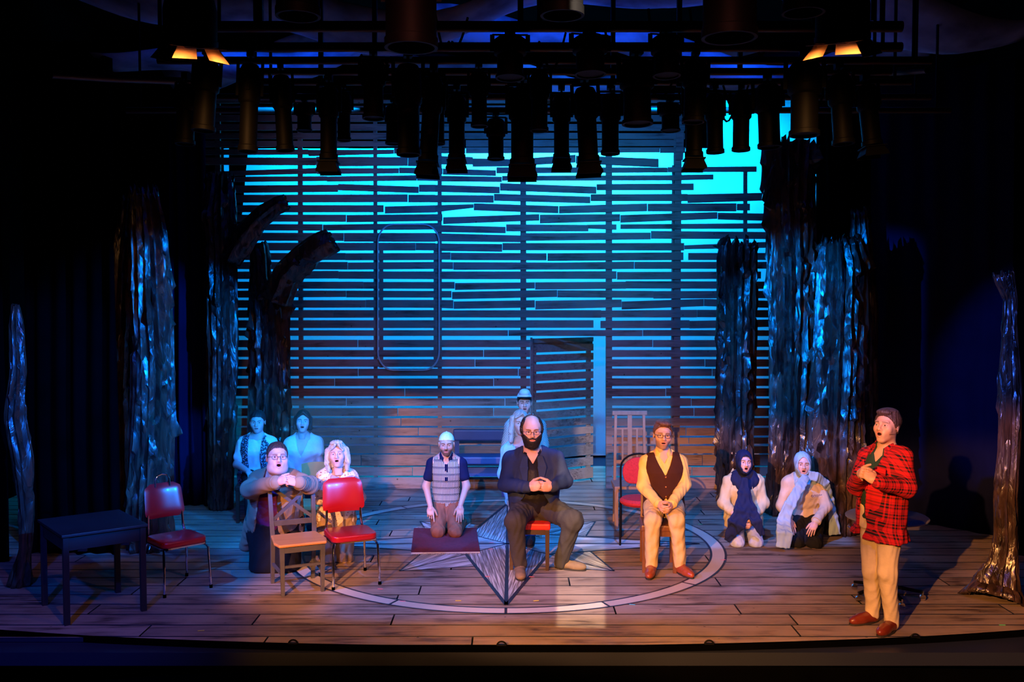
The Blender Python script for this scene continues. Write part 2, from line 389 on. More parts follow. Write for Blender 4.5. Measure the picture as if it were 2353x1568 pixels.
def ring_line(r, w, z):
    n = 160; mb = MB(); vv = []; 
    for i in range(n):
        t = 2 * math.pi * i / n
        for q in (r - w/2, r + w/2): vv.append((SC.x + q * math.cos(t), SC.y + q * math.sin(t), z))
    mb.add(vv, [(2*i, 2*i+1, (2*i+3) % (2*n), (2*i+2) % (2*n)) for i in range(n)]); mb.build('painted_line', M_line, floor)
ring_line(R0, 0.022, ZT + .001); ring_line(R1, 0.022, ZT + .001)
for t in ring_j:
    d = Vector((math.cos(t), math.sin(t), 0)); MB().bar(SC + d * R0 + Vector((0,0,ZT)), SC + d * R1 + Vector((0,0,ZT)), 0.016, 0.002, up=(0,0,1)).build('painted_line', M_line, floor)
def facet(a, b, c):
    """one brushed facet of the star: a = tip, UV runs from the tip"""
    z = Vector((0, 0, 0.0015)); P3 = [SC + Vector((*q, 0)) for q in (a, b, c)]
    me = bpy.data.meshes.new('star_facet'); n = len(P3)
    me.from_pydata([tuple(p + Vector((0,0,.0002))) for p in P3] + [tuple(p + z) for p in P3], [], [(0,1,2), (5,4,3), (0,3,4,1), (1,4,5,2), (2,5,3,0)]); me.update()
    uvl = me.uv_layers.new(name='uv')
    tip = P3[0]; ax = ((P3[1] + P3[2]) / 2 - tip).normalized()
    for lp in me.loops:
        p = me.vertices[lp.vertex_index].co - tip; ang = math.atan2(p.x * ax.y - p.y * ax.x, p.x * ax.x + p.y * ax.y) if p.length > .002 else 0
        uvl.data[lp.index].uv = ((p.x * ax.y - p.y * ax.x) + tip.x, p.length)
    me.materials.append(M_star)
    bm = bmesh.new(); bm.from_mesh(me); bmesh.ops.recalc_face_normals(bm, faces=bm.faces); bm.to_mesh(me); bm.free()
    link(bpy.data.objects.new('star_facet', me), floor)
def sline(a, b, w):
    z = Vector((0, 0, 0.003)); MB().bar(SC + Vector((*a, 0)) + z, SC + Vector((*b, 0)) + z, w, 0.0015, up=(0,0,1)).build('painted_line', M_line, floor)
for k in range(4):
    ca, sa = round(math.cos(k * math.pi / 2)), round(math.sin(k * math.pi / 2))
    rot = lambda p: (p[0] * ca - p[1] * sa, p[0] * sa + p[1] * ca)
    tip, sl, sr, c0 = rot((0, -2.05)), rot((-.42, -.42)), rot((.42, -.42)), (0, 0)
    facet(tip, sl, c0); facet(tip, c0, sr)
    w = 0.034
    sline(tip, sl, w); sline(tip, sr, w); sline(tip, c0, w)
    st, s1, s2, s0 = rot((1.03, -1.03)), rot((.31, -.86)), rot((.86, -.31)), rot((.42, -.42))
    facet(st, s1, s0); facet(st, s0, s2)
    sline(st, s1, .018); sline(st, s2, .018); sline(st, s0, .018); sline(s0, c0, .016)
# small footlight hooks along the front edge
for (px, py, rr) in [(1152, 1502, .034), (660, 1503, .034), (1641, 1503, .034), (2127, 1487, .03)]:
    g = G(px, py); g.y = FRONT(g.x) - .012
    o = empty('edge_hook', g, 0, {1152: 'small black hook on the stage edge below the compass tip', 660: 'small black hook on the stage edge in the dim left part', 1641: 'small black hook on the stage edge right of the compass ring', 2127: 'small black hook on the stage edge beside the plaid shirt man'}[px], 'hook', 'hooks along the stage edge')
    MB().tube([(rr * math.cos(t), 0, .004 + rr * .9 * math.sin(t)) for t in [math.pi * i / 8 for i in range(9)]], .007, 6).build('hoop', M_metal_black, o)
    MB().box((0, 0, .006), (.07, .03, .012)).build('base_plate', M_metal_black, o)
# spike tape scraps
for i, (px, py, cc) in enumerate([(1053,1382,'yellow'),(1232,1382,'yellow'),(462,1451,'yellow'),(2303,1438,'green'),(1129,1248,'pink'),(1128,1263,'pink'),(925,1383,'pink'),(1222,1327,'pink'),(1120,1326,'pink'),(1662,1288,'pink'),(1453,1391,'teal'),(1510,1163,'green'),(1609,1206,'green'),(874,1355,'pink'),(845,1198,'green')]):
    g = G(px, py); col = {'yellow': (.9,.7,.08), 'green': (.1,.8,.3), 'pink': (.9,.2,.25), 'teal': (.1,.6,.8)}[cc]
    R = Matrix.Rotation(rnd.uniform(-.4, .4), 3, 'Z')
    MB().box((g.x, g.y, .0042), (.05, .014, .0012), R).build('tape_mark', mat(cc + '_tape', col, .6, noise=(20, .3)), floor)

# ---------------------------------------------------------------- slatted back wall
YW = 13.1
wall = empty('wall_back'); tag(wall, kind='structure')
S = {1: (450, 300, 3.4083, 3.4087), 2: (1000, 300, 3.4083, 3.4087), 3: (1380, 280, 3.2672, 3.2667), 4: (500, 700, 3.2667, 3.2667), 5: (1050, 700, 3.2667, 3.2667), 0: (0, 0, 1, 1)}
def slat(k, x0, t0, b0, x1, t1, b1, y=YW, k2=None, name='slat', par=None):
    ox, oy, sx, sy = S[k]; ox2, oy2, sx2, sy2 = S[k2 or k] if k2 is not None else S[k]
    q = [P(ox + x0 / sx, oy + t0 / sy, y), P(ox2 + x1 / sx2, oy2 + t1 / sy2, y), P(ox2 + x1 / sx2, oy2 + b1 / sy2, y), P(ox + x0 / sx, oy + b0 / sy, y)]
    dx = rnd.uniform(0, .006)
    for p in q: p.y += dx
    mb = MB().poly(q, 0.018, (0, 1, 0)); c = sum(q, Vector()) / 4
    mb.v = [v - c for v in mb.v]; o = mb.build(name, M_slat, par or wall); o.location = c
    return o
L = 60   # left end in crop 1
rows = [
 [(1,L,80,130,1630,84,122),(1,1632,84,122,2045,78,128),(2,240,75,125,1900,72,120)],
 [(1,L,148,190,880,148,188),(1,882,152,200,1550,150,182),(1,1552,136,180,2110,134,178),(2,240,132,178,1760,132,170),(2,1762,130,175,1960,130,175)],
 [(1,L,212,268,940,212,272),(1,942,205,280,1660,208,275),(1,1662,208,278,1922,210,280),(2,50,200,265,295,208,265),(2,293,218,282,615,225,280),(2,617,226,278,1100,190,250),(2,1102,196,258,1750,222,288)],
 [(1,L,325,358,948,293,337),(1,950,295,340,1590,295,335),(1,1592,290,333,1932,296,342),(2,60,298,345,475,312,355),(2,480,288,335,1820,290,328),(3,505,340,378,1172,335,375)],
 [(1,L,364,405,1025,358,395),(1,1027,360,400,1730,350,392),(1,1732,350,392,1924,352,396),(2,50,355,398,522,362,402),(2,524,355,392,1840,350,390),(3,520,400,440,848,395,432)],
 [(1,L,432,490,1112,425,480),(1,1114,418,468,1745,440,490),(1,1747,424,480,1874,424,480),(2,0,425,480,505,440,492),(2,507,412,470,1262,440,495),(2,1265,420,468,2025,415,467)],
 [(1,L,505,565,1658,500,560),(1,1664,503,562,1874,503,562),(2,0,505,562,458,508,565),(2,460,495,550,1215,518,570),(2,1218,500,553,1978,497,553),(3,655,545,610,1300,532,588)],
 [(1,L,585,640,1470,585,640),(1,1480,595,650,1874,585,642),(2,0,585,640,300,577,605),(2,302,570,625,965,592,648),(2,970,592,650,1660,572,632),(3,355,615,672,1020,612,672),(3,1025,615,665,1122,615,665)],
 [(1,L,660,712,1175,660,715),(1,1180,662,718,1930,655,708),(2,62,680,733,815,655,705),(2,820,660,728,1448,655,710),(3,150,700,757,878,678,728),(3,882,683,733,1300,690,745)],
 [(1,L,732,780,990,735,785),(1,995,738,784,1900,725,775),(2,0,740,795,552,755,805),(2,556,735,790,1200,740,790),(2,1190,738,768,1420,735,778),(3,150,770,805,1230,762,802),(3,1232,772,812,1300,775,830)],
 [(1,L,800,862,1157,803,865),(1,1160,803,870,1874,803,872),(2,0,805,868,668,822,875),(2,672,805,865,1688,800,853),(3,380,820,878,1300,828,880)],
 [(1,L,880,940,1720,880,940),(1,1722,880,938,1874,882,940),(2,0,885,943,525,890,950),(2,527,882,938,1950,882,940),(3,630,928,957,1300,900,945)],
 [(1,L,960,1015,1170,960,1015),(1,1172,962,1017,1874,960,1015),(2,0,955,1012,120,955,1012),(2,122,958,1015,872,962,1018),(2,880,962,1022,1945,955,1015),(3,660,985,1038,1300,985,1038)],
 [(1,L,1030,1085,1187,1030,1090),(1,1190,1035,1090,1874,1030,1085),(2,0,1030,1085,140,1032,1087),(2,142,1032,1092,968,1035,1090),(2,968,1035,1090,1558,1028,1085),(3,255,1052,1105,1300,1052,1103)],
 [(1,L,1108,1165,1115,1100,1160),(1,1117,1105,1162,1874,1105,1165),(2,0,1105,1165,675,1105,1165),(2,678,1105,1163,1420,1103,1163),(3,125,1128,1185,1205,1125,1178)],
 [(1,L,1185,1240,1310,1185,1240),(1,1312,1187,1240,1874,1187,1240),(2,0,1187,1240,152,1187,1240),(2,155,1195,1250,780,1190,1238),(2,783,1190,1247,1494,1185,1240),(3,190,1197,1252,1300,1200,1255)],
 [(1,L,1255,1312,1175,1255,1305),(1,1178,1255,1308,1874,1258,1310),(2,0,1258,1310,127,1258,1310),(2,132,1265,1322,955,1250,1305),(2,958,1252,1308,1710,1258,1312),(3,398,1272,1328,1300,1270,1325)],
 [(1,L,1330,1390,1328,1330,1388),(1,1330,1328,1388,1874,1328,1390),(2,0,1328,1390,142,1330,1395),(2,145,1340,1398,780,1330,1388),(2,785,1335,1403,1460,1325,1385),(3,160,1350,1410,775,1330,1385),(3,778,1330,1385,1300,1345,1398)],
 [(1,L,1408,1468,1075,1408,1468),(1,1077,1408,1468,1874,1408,1466),(2,0,1410,1465,1300,1408,1468),(3,5,1418,1470,725,1412,1470),(3,727,1412,1468,1300,1415,1470)],
 [(1,L,1487,1548,980,1487,1548),(1,982,1487,1548,1874,1487,1548),(2,0,1487,1548,1240,1487,1546),(3,0,1495,1550,668,1490,1550),(3,670,1495,1553,1280,1485,1540)],
]
for r in rows:
    for s_ in r: slat(*s_)
for (t, b, js) in [(306,319,(900,1400)), (285,300,(760,1250)), (264,279,(980,)), (243,258,(850,1360)), (222,237,(1100,))]:
    xs = [470] + list(js) + [1575]
    for a, c in zip(xs, xs[1:]): slat(0, a + 1, t, b, c - 1, t + rnd.uniform(-1, 1), b + rnd.uniform(-1, 1))
px4 = lambda X: 500 + X / 3.2667
px5 = lambda X: 1050 + X / 3.2667
low = [  # (top, bottom) in crop-4 pixels, joints left of the door, joints right of the door (photo px)
 (193,237,[px5(385)],[px5(1395)]),(267,320,[px4(1052)],[1500]),(342,394,[px5(200)],[]),(413,467,[px5(135)],[1620]),(483,537,[px4(1055),px5(460)],[px5(1917)]),
 (556,613,[px4(878),px5(275)],[]),(631,689,[930],[1530]),(706,761,[px4(965),px5(360)],[px5(1760)]),(779,837,[px4(1352),px5(275)],[px5(1780)]),(854,911,[px4(1375)],[1480]),
 (925,984,[px4(1507)],[px5(1720)]),(999,1047,[780],[px5(1740)]),(1063,1117,[px4(1597)],[1460]),(1129,1209,[px4(1077)],[px5(1842)]),(1221,1287,[px4(1462)],[1590]),(1299,1386,[px4(1625)],[1700])]
for i, (t, b, jl, jr) in enumerate(low):
    y0, y1 = 700 + t / 3.2667, 700 + b / 3.2667
    if i == 0: segs = [462] + jl + jr + [1800]; groups = [segs]
    else: groups = [[462] + jl + [1219], [1392] + jr + [1800]]
    for g_ in groups:
        for a, c in zip(g_, g_[1:]): slat(0, a + .7, y0 + rnd.uniform(-.5, .5), y1 + rnd.uniform(-.5, .5), c - .7, y0 + rnd.uniform(-.5, .5), y1 + rnd.uniform(-.5, .5))
# uprights behind the slats
for (x0, x1, w, yt, yb) in [(689,694,10,215,1125),(862,864,8,215,1125),(1010,1011,9,215,1125),(1202,1203,13,215,1125),(1399,1399,14,215,1125),(1558,1552,17,215,1125),(1547,1543,5,380,1125),(1712.5,1711,8,392,1125),(1221,1222,5,776,1125),(500,505,12,215,1125)]:
    a, b = P(x0, yt, YW + .045), P(x1, yb, YW + .045); b.z = max(b.z, 0)
    o = MB().bar(a, b, w / 164, 0.045, up=(0, 1, 0)).build('upright', M_slat, wall)
# boards of the upright that show in front at the top right
MB().bar(P(1563, 300, YW - .012), P(1561, 368, YW - .012), 17/167, .016).build('upright', M_slat, wall)
# door leaf, swung backwards
hx = P(1226, 900, YW).x; dr = empty('door_1'); tag(dr, kind='structure')
p0 = Vector((hx, YW + .04, 0)); p1 = Vector((P(1363, 1000, 13.69).x, 13.69, 0)); du = (p1 - p0).normalized(); DL = (p1 - p0).length
def dslat(u0, u1, z0, z1, off=0.0, name='slat', th=.018):
    nn = Vector((du.y, -du.x, 0)); q = [p0 + du * u + nn * off + Vector((0, 0, z)) for u, z in ((u0, z0), (u1, z0), (u1, z1), (u0, z1))]
    mb = MB().poly(q, -th, nn); c = sum(q, Vector()) / 4; mb.v = [v - c for v in mb.v]; o = mb.build(name, M_slat, dr); o.location = c
z = 0.05
ztop = P(1226, 779, YW).z
hs = [.155,.12,.145] + [.1] * 12; i = 0
zz = 0.04
while zz < ztop - .05:
    h = hs[i] if i < len(hs) else .1; h = min(h, ztop - zz); dslat(0.01, DL, zz, zz + h); zz += h + .032; i += 1
dslat(0.0, .06, .04, ztop, -.02, 'stile', .03); dslat(DL - .1, DL - .03, .04, ztop, -.02, 'stile', .03); dslat(.0, DL, ztop - .1, ztop, -.02, 'rail', .03)
# rounded thin frame drawn on the wall (the aircraft door outline)
x0, x1, yt, yb = 868, 1009, 516, 851; arc = []
rx, ry = 36, 42
def corner(cx, cy, a0, a1): return [(cx + rx * math.cos(t), cy - ry * math.sin(t)) for t in [a0 + (a1 - a0) * i / 8 for i in range(9)]]
arc += corner(x1 - rx, yt + ry, 0, math.pi / 2) + corner(x0 + rx, yt + ry, math.pi / 2, math.pi) + corner(x0 + rx, yb - ry, math.pi, 1.5 * math.pi) + corner(x1 - rx, yb - ry, 1.5 * math.pi, 2 * math.pi)
arc.append(arc[0])
MB().tube([P(a, b, YW - .02) for a, b in arc], .012, 6).build('outline_frame', M_white, wall)
for xx in (876, 1001): MB().bar(P(xx, 560, YW + .03), P(xx, 845, YW + .03), 9/167, .03).build('upright', M_slat, wall)

# ---------------------------------------------------------------- cyclorama, curtains, ceiling cloth
def curtain(name, x0, x1, y, z0, z1, m, folds=8, amp=0.05, y2=None, slant=0.0, kind=None, par=None):
    n = folds * 8; vv = []; ff = []
    for j in range(9):
        z = z0 + (z1 - z0) * j / 8
        for i in range(n + 1):
            t = i / n; x = x0 + (x1 - x0) * t + slant * (1 - j / 8) * (t if slant else 0)
            yy = y + ((y2 - y) * t if y2 is not None else 0) + amp * math.sin(t * folds * 2 * math.pi + 0.6 * math.sin(j)) * (0.7 + .3 * math.sin(i * .37))
            vv.append((x, yy, z))
    for j in range(8):
        for i in range(n): a = j * (n + 1) + i; ff.append((a, a + 1, a + n + 2, a + n + 1))
    o = mesh_obj(name, vv, ff, m, par, smooth=True)
    s_ = o.modifiers.new('thickness', 'SOLIDIFY'); s_.thickness = 0.006
    return o
cyc = curtain('cyclorama', -5.2, 6.2, 15.9, 0.0, 6.0, M_cyc, folds=5, amp=0.012)
tag(cyc, 'pale cyclorama cloth glowing cyan behind the slatted wall', 'backdrop')
def drape(*a, label=None, **k): return tag(curtain('side_curtain', *a, **k), label, 'curtain', 'black masking curtains')
xl = P(518, 500, 13.9).x
o = drape(-6.6, P(516, 500, 14.2).x, 14.2, 0, 6.0, M_cloth_black, label='black curtain behind the far left end of the slatted wall')
mesh = []
# slanted dark flat that hides the cloth left of x=545
q = [P(526, 280, 14.0), P(575, 280, 14.0), P(536, 700, 14.0), P(536, 1118, 14.0), P(527, 1118, 14.0)]
tag(MB().poly(q, .02, (0, 1, 0)).build('masking_flat', M_cloth_black), 'narrow slanting black masking flat behind left end of the slats', 'panel')
drape(P(1872, 700, 14.6).x, 6.6, 14.6, 0, 6.0, M_cloth_black, label='black curtain behind the wall beyond the right trunks')
drape(P(62, 800, 9.7).x, P(268, 800, 9.7).x, 9.7, 0, 5.2, M_cloth_black, folds=5, label='black leg curtain behind the dark table at left')
drape(P(395, 800, 12.0).x, P(478, 800, 12.0).x, 12.0, 0, 5.4, M_cloth_blue, folds=3, amp=.06, label='deep navy leg curtain between the two tall left trunks')
drape(P(1995, 800, 11.6).x, P(2300, 800, 10.6).x, 11.6, 0, 5.2, M_cloth_blue, folds=6, amp=.03, y2=10.3, label='navy curtain behind the man in the plaid shirt')
drape(-6.6, P(10, 800, 9.4).x, 9.4, 0, 5.0, M_cloth_black, folds=4, label='black curtain at far left edge behind thin trunk')
drape(P(2345, 800, 9.6).x - .1, 6.6, 9.6, 0, 5.0, M_cloth_black, folds=4, label='black curtain at far right edge behind flared trunk')
for nm, bx in (('wall_left', ((-6.7, 9, 3), (.1, 16, 8))), ('wall_right', ((6.7, 9, 3), (.1, 16, 8))), ('wall_rear', ((0, 16.4, 3), (13.4, .1, 8)))):
    tag(MB().box(*bx).build(nm, M_black), kind='structure')
tag(MB().box((0, 9, 7.0), (13.4, 16, .1)).build('ceiling', M_black), kind='structure')
# billowing cloth under the ceiling, in strips
for i, (ya, yb, za, zb, ph) in enumerate([(7.9, 9.3, 5.20, 5.45, 0.0), (9.6, 11.2, 5.25, 5.6, 1.9), (11.5, 12.9, 5.5, 5.8, 3.9)]):
    vv = []; ff = []; n, m_ = 60, 8
    for j in range(m_ + 1):
        for k in range(n + 1):
            x = -4.2 + 8.6 * k / n; t = j / m_
            zc = za + (zb - za) * t + .22 * math.sin(x * 1.1 + ph) + .10 * math.sin(x * 2.7 + ph * 2 + t * 2) - .25 * math.sin(t * math.pi)
            vv.append((x, ya + (yb - ya) * t, zc))
    for j in range(m_):
        for k in range(n): a = j * (n + 1) + k; ff.append((a, a + 1, a + n + 2, a + n + 1))
    o = mesh_obj('ceiling_cloth', vv, ff, M_sky, smooth=True)
    tag(o, ['blue lit billowing cloth strip under the ceiling nearest the camera', 'blue lit billowing cloth strip in the middle of the ceiling', 'blue lit billowing cloth strip just before the slatted wall'][i], 'cloth', 'cloth strips under the ceiling')
    s_ = o.modifiers.new('thickness', 'SOLIDIFY'); s_.thickness = 0.004
drape(P(455, 300, 14.35).x, P(1640, 300, 14.35).x, 14.35, P(1000, 341, 14.35).z, 6.2, M_cloth_black, folds=10, amp=.02, label='black border curtain hanging high behind the slatted wall')

# ---------------------------------------------------------------- furniture
def frame_from(a, b):   # unit vectors of a chair: across from a to b
    x = (b - a); x.z = 0; x.normalize(); return x, Vector((-x.y, x.x, 0))

def diner_chair(loc, rz, label, handle=False):
    """red vinyl diner chair; local: seat faces -y"""
    t = empty('diner_chair', loc, rz, label, 'chair', None)
    s = MB(); pts = []
    def rrect(w, d, r, y0, n=5):
        o = []
        for cx, cy, a in ((w/2-r, -d/2+r, -90), (w/2-r, d/2-r, 0), (-w/2+r, d/2-r, 90), (-w/2+r, -d/2+r, 180)):
            for i in range(n + 1):
                q = math.radians(a + 90 * i / n); o.append((cx + r * math.cos(q), cy + r * math.sin(q) + y0))
        return o
    o = rrect(.42, .40, .07, 0)
    s.poly([(x, y, .415) for x, y in o], .055); s.build('seat', M_redvinyl, t, bevel=.014, smooth=True)
    MB().poly([(x * 1.01, y * 1.01, .405) for x, y in o], .012).build('seat_rim', M_chrome, t)
    # curved backrest
    n, m_ = 14, 10; vv = []; ff = []
    for side in (0, 1):
        for j in range(m_ + 1):
            for i in range(n + 1):
                u = -1 + 2 * i / n; v = j / m_
                hw = (.205 if not handle else .19) - .02 * v; r = .06
                zz = .60 + .31 * v; edge = max(0, (abs(v - .5) - .5 + r / .31) / (r / .31)); hw2 = hw - r * (1 - math.sqrt(max(0, 1 - edge * edge)))
                x = u * hw2; puff = .022 * (1 - u ** 6) * (1 - (2 * v - 1) ** 6)
                y = .235 + .06 * v - .035 * (1 - (x / .2) ** 2) * -1 - .02
                vv.append((x, y + (puff if side else -puff), zz))
    k = (n + 1) * (m_ + 1)
    for j in range(m_):
        for i in range(n):
            a = j * (n + 1) + i; ff.append((a, a+1, a+n+2, a+n+1)); ff.append((k+a+n+1, k+a+n+2, k+a+1, k+a))
    bo = [i for i in range(n + 1)] + [j*(n+1)+n for j in range(1, m_+1)] + [m_*(n+1)+i for i in range(n-1, -1, -1)] + [j*(n+1) for j in range(m_-1, 0, -1)]
    for a, b in zip(bo, bo[1:] + bo[:1]): ff.append((b, a, k+a, k+b))
    b_ = MB(); b_.add(vv, ff, True); b_.build('backrest', M_redvinyl, t)
    for sx in (-1, 1):
        MB().tube([(sx*.17, -.12, .40), (sx*.19, -.17, .40), (sx*.205, -.20, .37), (sx*.215, -.225, .03)], .0115, 8).build('leg', M_chrome, t)
        MB().tube([(sx*.215, -.225, .03), (sx*.2152, -.226, 0.0)], .015, 8).build('rubber_foot', M_black, t)
        MB().tube([(sx*.16, .235, .64), (sx*.165, .225, .52), (sx*.18, .205, .42), (sx*.195, .22, .36), (sx*.215, .27, .03)], .0115, 8).build('leg', M_chrome, t)
        MB().tube([(sx*.215, .27, .03), (sx*.2152, .271, 0.0)], .015, 8).build('rubber_foot', M_black, t)
    if handle:
        MB().tube([(-.07, .28, .88), (-.065, .285, .95), (-.04, .287, .985), (0, .288, .995), (.04, .287, .985), (.065, .285, .95), (.07, .28, .88)], .0075, 8).build('handle', M_chrome, t)
    return t
# centre red chair: derive position from its feet
def place(fa, fb, depth):  # feet front-left / front-right on the ground
    x, y = frame_from(fa, fb); c = (fa + fb) / 2 + y * depth; return c, math.atan2(x.y, x.x)
c, rz = place(G(776, 1356), G(863, 1345), .225); diner_chair(c, rz, 'red vinyl diner chair the white-haired woman kneels behind and leans on')
c, rz = place(G(379, 1374), G(482, 1352), .225); diner_chair(c, rz + .02, 'empty red vinyl diner chair with chrome top handle beside the dark table', handle=True)

# X back chair
fl, fr = G(650, 1373), G(744, 1361); c, rz = place(fl, fr, .21)
t = empty('cross_back_chair', c, rz, 'dark cross-back chair with honey wood seat the woman in tan cardigan leans on', 'chair')
MB().poly([(-.21, -.22, .435), (.21, -.22, .435), (.235, -.1, .435), (.205, .2, .435), (-.205, .2, .435), (-.235, -.1, .435)], .026).build('seat', M_orangewood, t, bevel=.012)
for sx in (-1, 1):
    MB().bar((sx*.175, -.185, .0), (sx*.18, -.18, .435), .030, .030, w2=.042, d2=.042).build('leg', M_darkpaint, t, bevel=.003)
    MB().bar((sx*.185, .25, .0), (sx*.19, .19, .44), .032, .034, w2=.04, d2=.04).bar((sx*.19, .19, .43), (sx*.2, .29, .93), .04, .03, w2=.035).build('back_post', M_darkpaint, t, bevel=.003)
    MB().bar((sx*.178, -.18, .19), (sx*.187, .22, .19), .022, .022).build('stretcher', M_darkpaint, t)
MB().bar((-.178, -.182, .255), (.178, -.182, .255), .022, .022).build('stretcher', M_darkpaint, t)
for yy in (-.19, .18): MB().box((0, yy, .405), (.36, .02, .05)).build('apron', M_darkpaint, t)
yb = lambda z: .19 + .1 * (z - .43) / .5
MB().bar((-.2, yb(.91), .905), (.2, yb(.91), .905), .06, .024).build('top_rail', M_darkpaint, t, bevel=.004)
MB().bar((-.19, yb(.56), .56), (.19, yb(.56), .56), .05, .02).build('lower_rail', M_darkpaint, t, bevel=.003)
MB().bar((-.18, yb(.59), .59), (.18, yb(.88), .88), .03, .016).build('cross_bar', M_darkpaint, t)
MB().bar((.18, yb(.59) + .006, .59), (-.18, yb(.88) + .006, .88), .03, .016).build('cross_bar', M_darkpaint, t)

# dark table
n_, r_, l_, b_ = G(154, 1437), G(330, 1404), G(103, 1391), G(277, 1354)
b_ = r_ + (l_ - n_)
t = empty('side_table', (n_ + b_) / 2, 0, 'dark painted wooden table with slanting top at far left', 'table')
o0 = (n_ + b_) / 2; zt = .735
cs = [p - o0 for p in (n_, r_, b_, l_)]
MB().poly([p * 1.12 + Vector((0, 0, zt - .022)) for p in cs], .022).build('table_top', M_tablepaint, t, bevel=.004)
for p in cs: MB().bar(p, p + Vector((0, 0, zt - .022)), .045, .045, up=(cs[1] - cs[0])).build('leg', M_tablepaint, t, bevel=.003)
for a, b in zip(cs, cs[1:] + cs[:1]): MB().bar(a + Vector((0, 0, zt - .08)), b + Vector((0, 0, zt - .08)), .018, .115, up=(0, 0, 1)).build('apron', M_tablepaint, t)
for k in (.22, .78):
    p = cs[0].lerp(cs[1], k); MB().box(p + Vector((0, -.01, zt - .145)), (.07, .02, .02)).build('corner_block', M_tablepaint, t)

# plain wood chairs under the two seated men
def plain_chair(loc, rz, label, m_frame, m_seat, w=.40, d=.40, hs=.45, back=True, bh=.88, name='wooden_chair', leg=.042):
    t = empty(name, loc, rz, label, 'chair')
    MB().box((0, 0, hs - .03), (w + .02, d + .02, .06)).build('seat', m_seat, t, bevel=.015)
    MB().box((0, 0, hs - .085), (w - .02, d - .02, .05)).build('seat_frame', m_frame, t)
    for sx in (-1, 1):
        MB().bar((sx*(w/2-.02), -d/2+.02, 0), (sx*(w/2-.02), -d/2+.02, hs-.06), leg*.8, leg*.8, w2=leg, d2=leg).build('leg', m_frame, t, bevel=.003)
        if back: MB().bar((sx*(w/2-.02), d/2+.03, 0), (sx*(w/2-.02), d/2-.02, hs-.05), leg*.8, leg*.8, w2=leg, d2=leg).bar((sx*(w/2-.02), d/2-.02, hs-.06), (sx*(w/2-.03), d/2+.05, bh), leg*.9, leg*.8).build('back_post', m_frame, t)
        else: MB().bar((sx*(w/2-.02), d/2-.02, 0), (sx*(w/2-.02), d/2-.02, hs-.06), leg, leg).build('leg', m_frame, t)
    if back:
        MB().bar((-w/2+.03, d/2+.045, bh-.04), (w/2-.03, d/2+.045, bh-.04), .08, .02).build('top_rail', m_frame, t, bevel=.005)
        MB().bar((-w/2+.03, d/2+.02, bh-.2), (w/2-.03, d/2+.02, bh-.2), .04, .018).build('back_rail', m_frame, t)
    return t
M_redseat = mat('red_seat_pad', (0.75, 0.02, 0.012), .5, noise=(30, .3))
M_espresso = mat('espresso_wood', (0.05, 0.022, 0.014), .45, noise=(6, .5))
g1, g2 = G(1175, 1310), G(1258, 1311)
x_, y_ = frame_from(g1, g2); plain_chair((g1 + g2) / 2 + y_ * .19, math.atan2(x_.y, x_.x), 'dark wooden chair with red seat under the large bearded man', M_espresso, M_redseat, w=.385, d=.42, hs=.455, bh=.86)
plain_chair(Q(1512, 9.18, 0), -.08, 'brown wooden chair under the man in the dark waistcoat', M_brownwood, M_brownwood, w=.33, d=.38, hs=.46, bh=.80)
# chairs under the four people behind
plain_chair(Q(697, 11.22, 0) , 0.0, 'wooden chair under the woman in the white V-neck tee', M_palewood, M_palewood, hs=.44, bh=.80)
plain_chair(Q(592, 11.22, 0), 0.0, 'dark chair under the woman in the patterned waistcoat', M_espresso, M_espresso, hs=.44, bh=.84)
plain_chair(Q(1206, 10.5, 0), 0.0, 'pale wooden chair under the grey-haired woman', M_palewood, M_palewood, w=.38, d=.36, hs=.42, bh=.72, leg=.032)
# light bent backrest that shows between the V-neck tee and the white hair: an empty chair turned round
o = plain_chair(Q(722, 10.25, 0), math.pi, 'honey wood chair back between V-neck woman and white-haired woman', M_orangewood, M_orangewood, w=.36, d=.34, hs=.42, back=False)
# a curved plywood back panel
mb = MB(); vv = []; ff = []
for s in (0, 1):
    for j in range(4):
        for i in range(11):
            u = -1 + .2 * i; vv.append((u * .17, -.19 - .03 * (1 - u * u) + s * .012, .66 + .16 * j / 3 - .02 * u * u * (1 if j == 3 else -1 if j == 0 else 0)))
for s in (0, 1):
    for j in range(3):
        for i in range(10): a = s * 44 + j * 11 + i; ff.append((a, a+1, a+12, a+11))
for i in range(10): ff.append((i, i+1, i+45, i+44)); ff.append((33+i, 34+i, 78+i, 77+i))
for j in range(3): ff.append((j*11, j*11+11, j*11+55, j*11+44)); ff.append((j*11+10, j*11+21, j*11+65, j*11+54))
mb.add(vv, ff, True); mb.build('back_panel', M_orangewood, o)
for sx in (-1, 1): MB().tube([(sx*.15, -.15, .40), (sx*.15, -.18, .55), (sx*.15, -.2, .70)], .01).build('back_post', M_espresso, o)
# tall stool
t = empty('tall_stool', Q(1206, 11.3, 0), 0, 'tall wooden stool under the man in the trucker cap', 'stool')
MB().lathe([(0.01, .66), (.17, .66), (.18, .675), (.175, .70), (0.01, .70)], n=24).build('seat', M_palewood, t)
for a in (.8, 2.4, 3.9, 5.5): MB().bar((.2*math.cos(a), .2*math.sin(a), 0), (.12*math.cos(a), .12*math.sin(a), .665), .03, .03).build('leg', M_palewood, t)
for a in (.8, 2.4, 3.9, 5.5): MB().tube([(.178*math.cos(a), .178*math.sin(a), .2), (.178*math.cos(a+1.57), .178*math.sin(a+1.57), .2)], .01, 6).build('foot_rail', M_palewood, t)

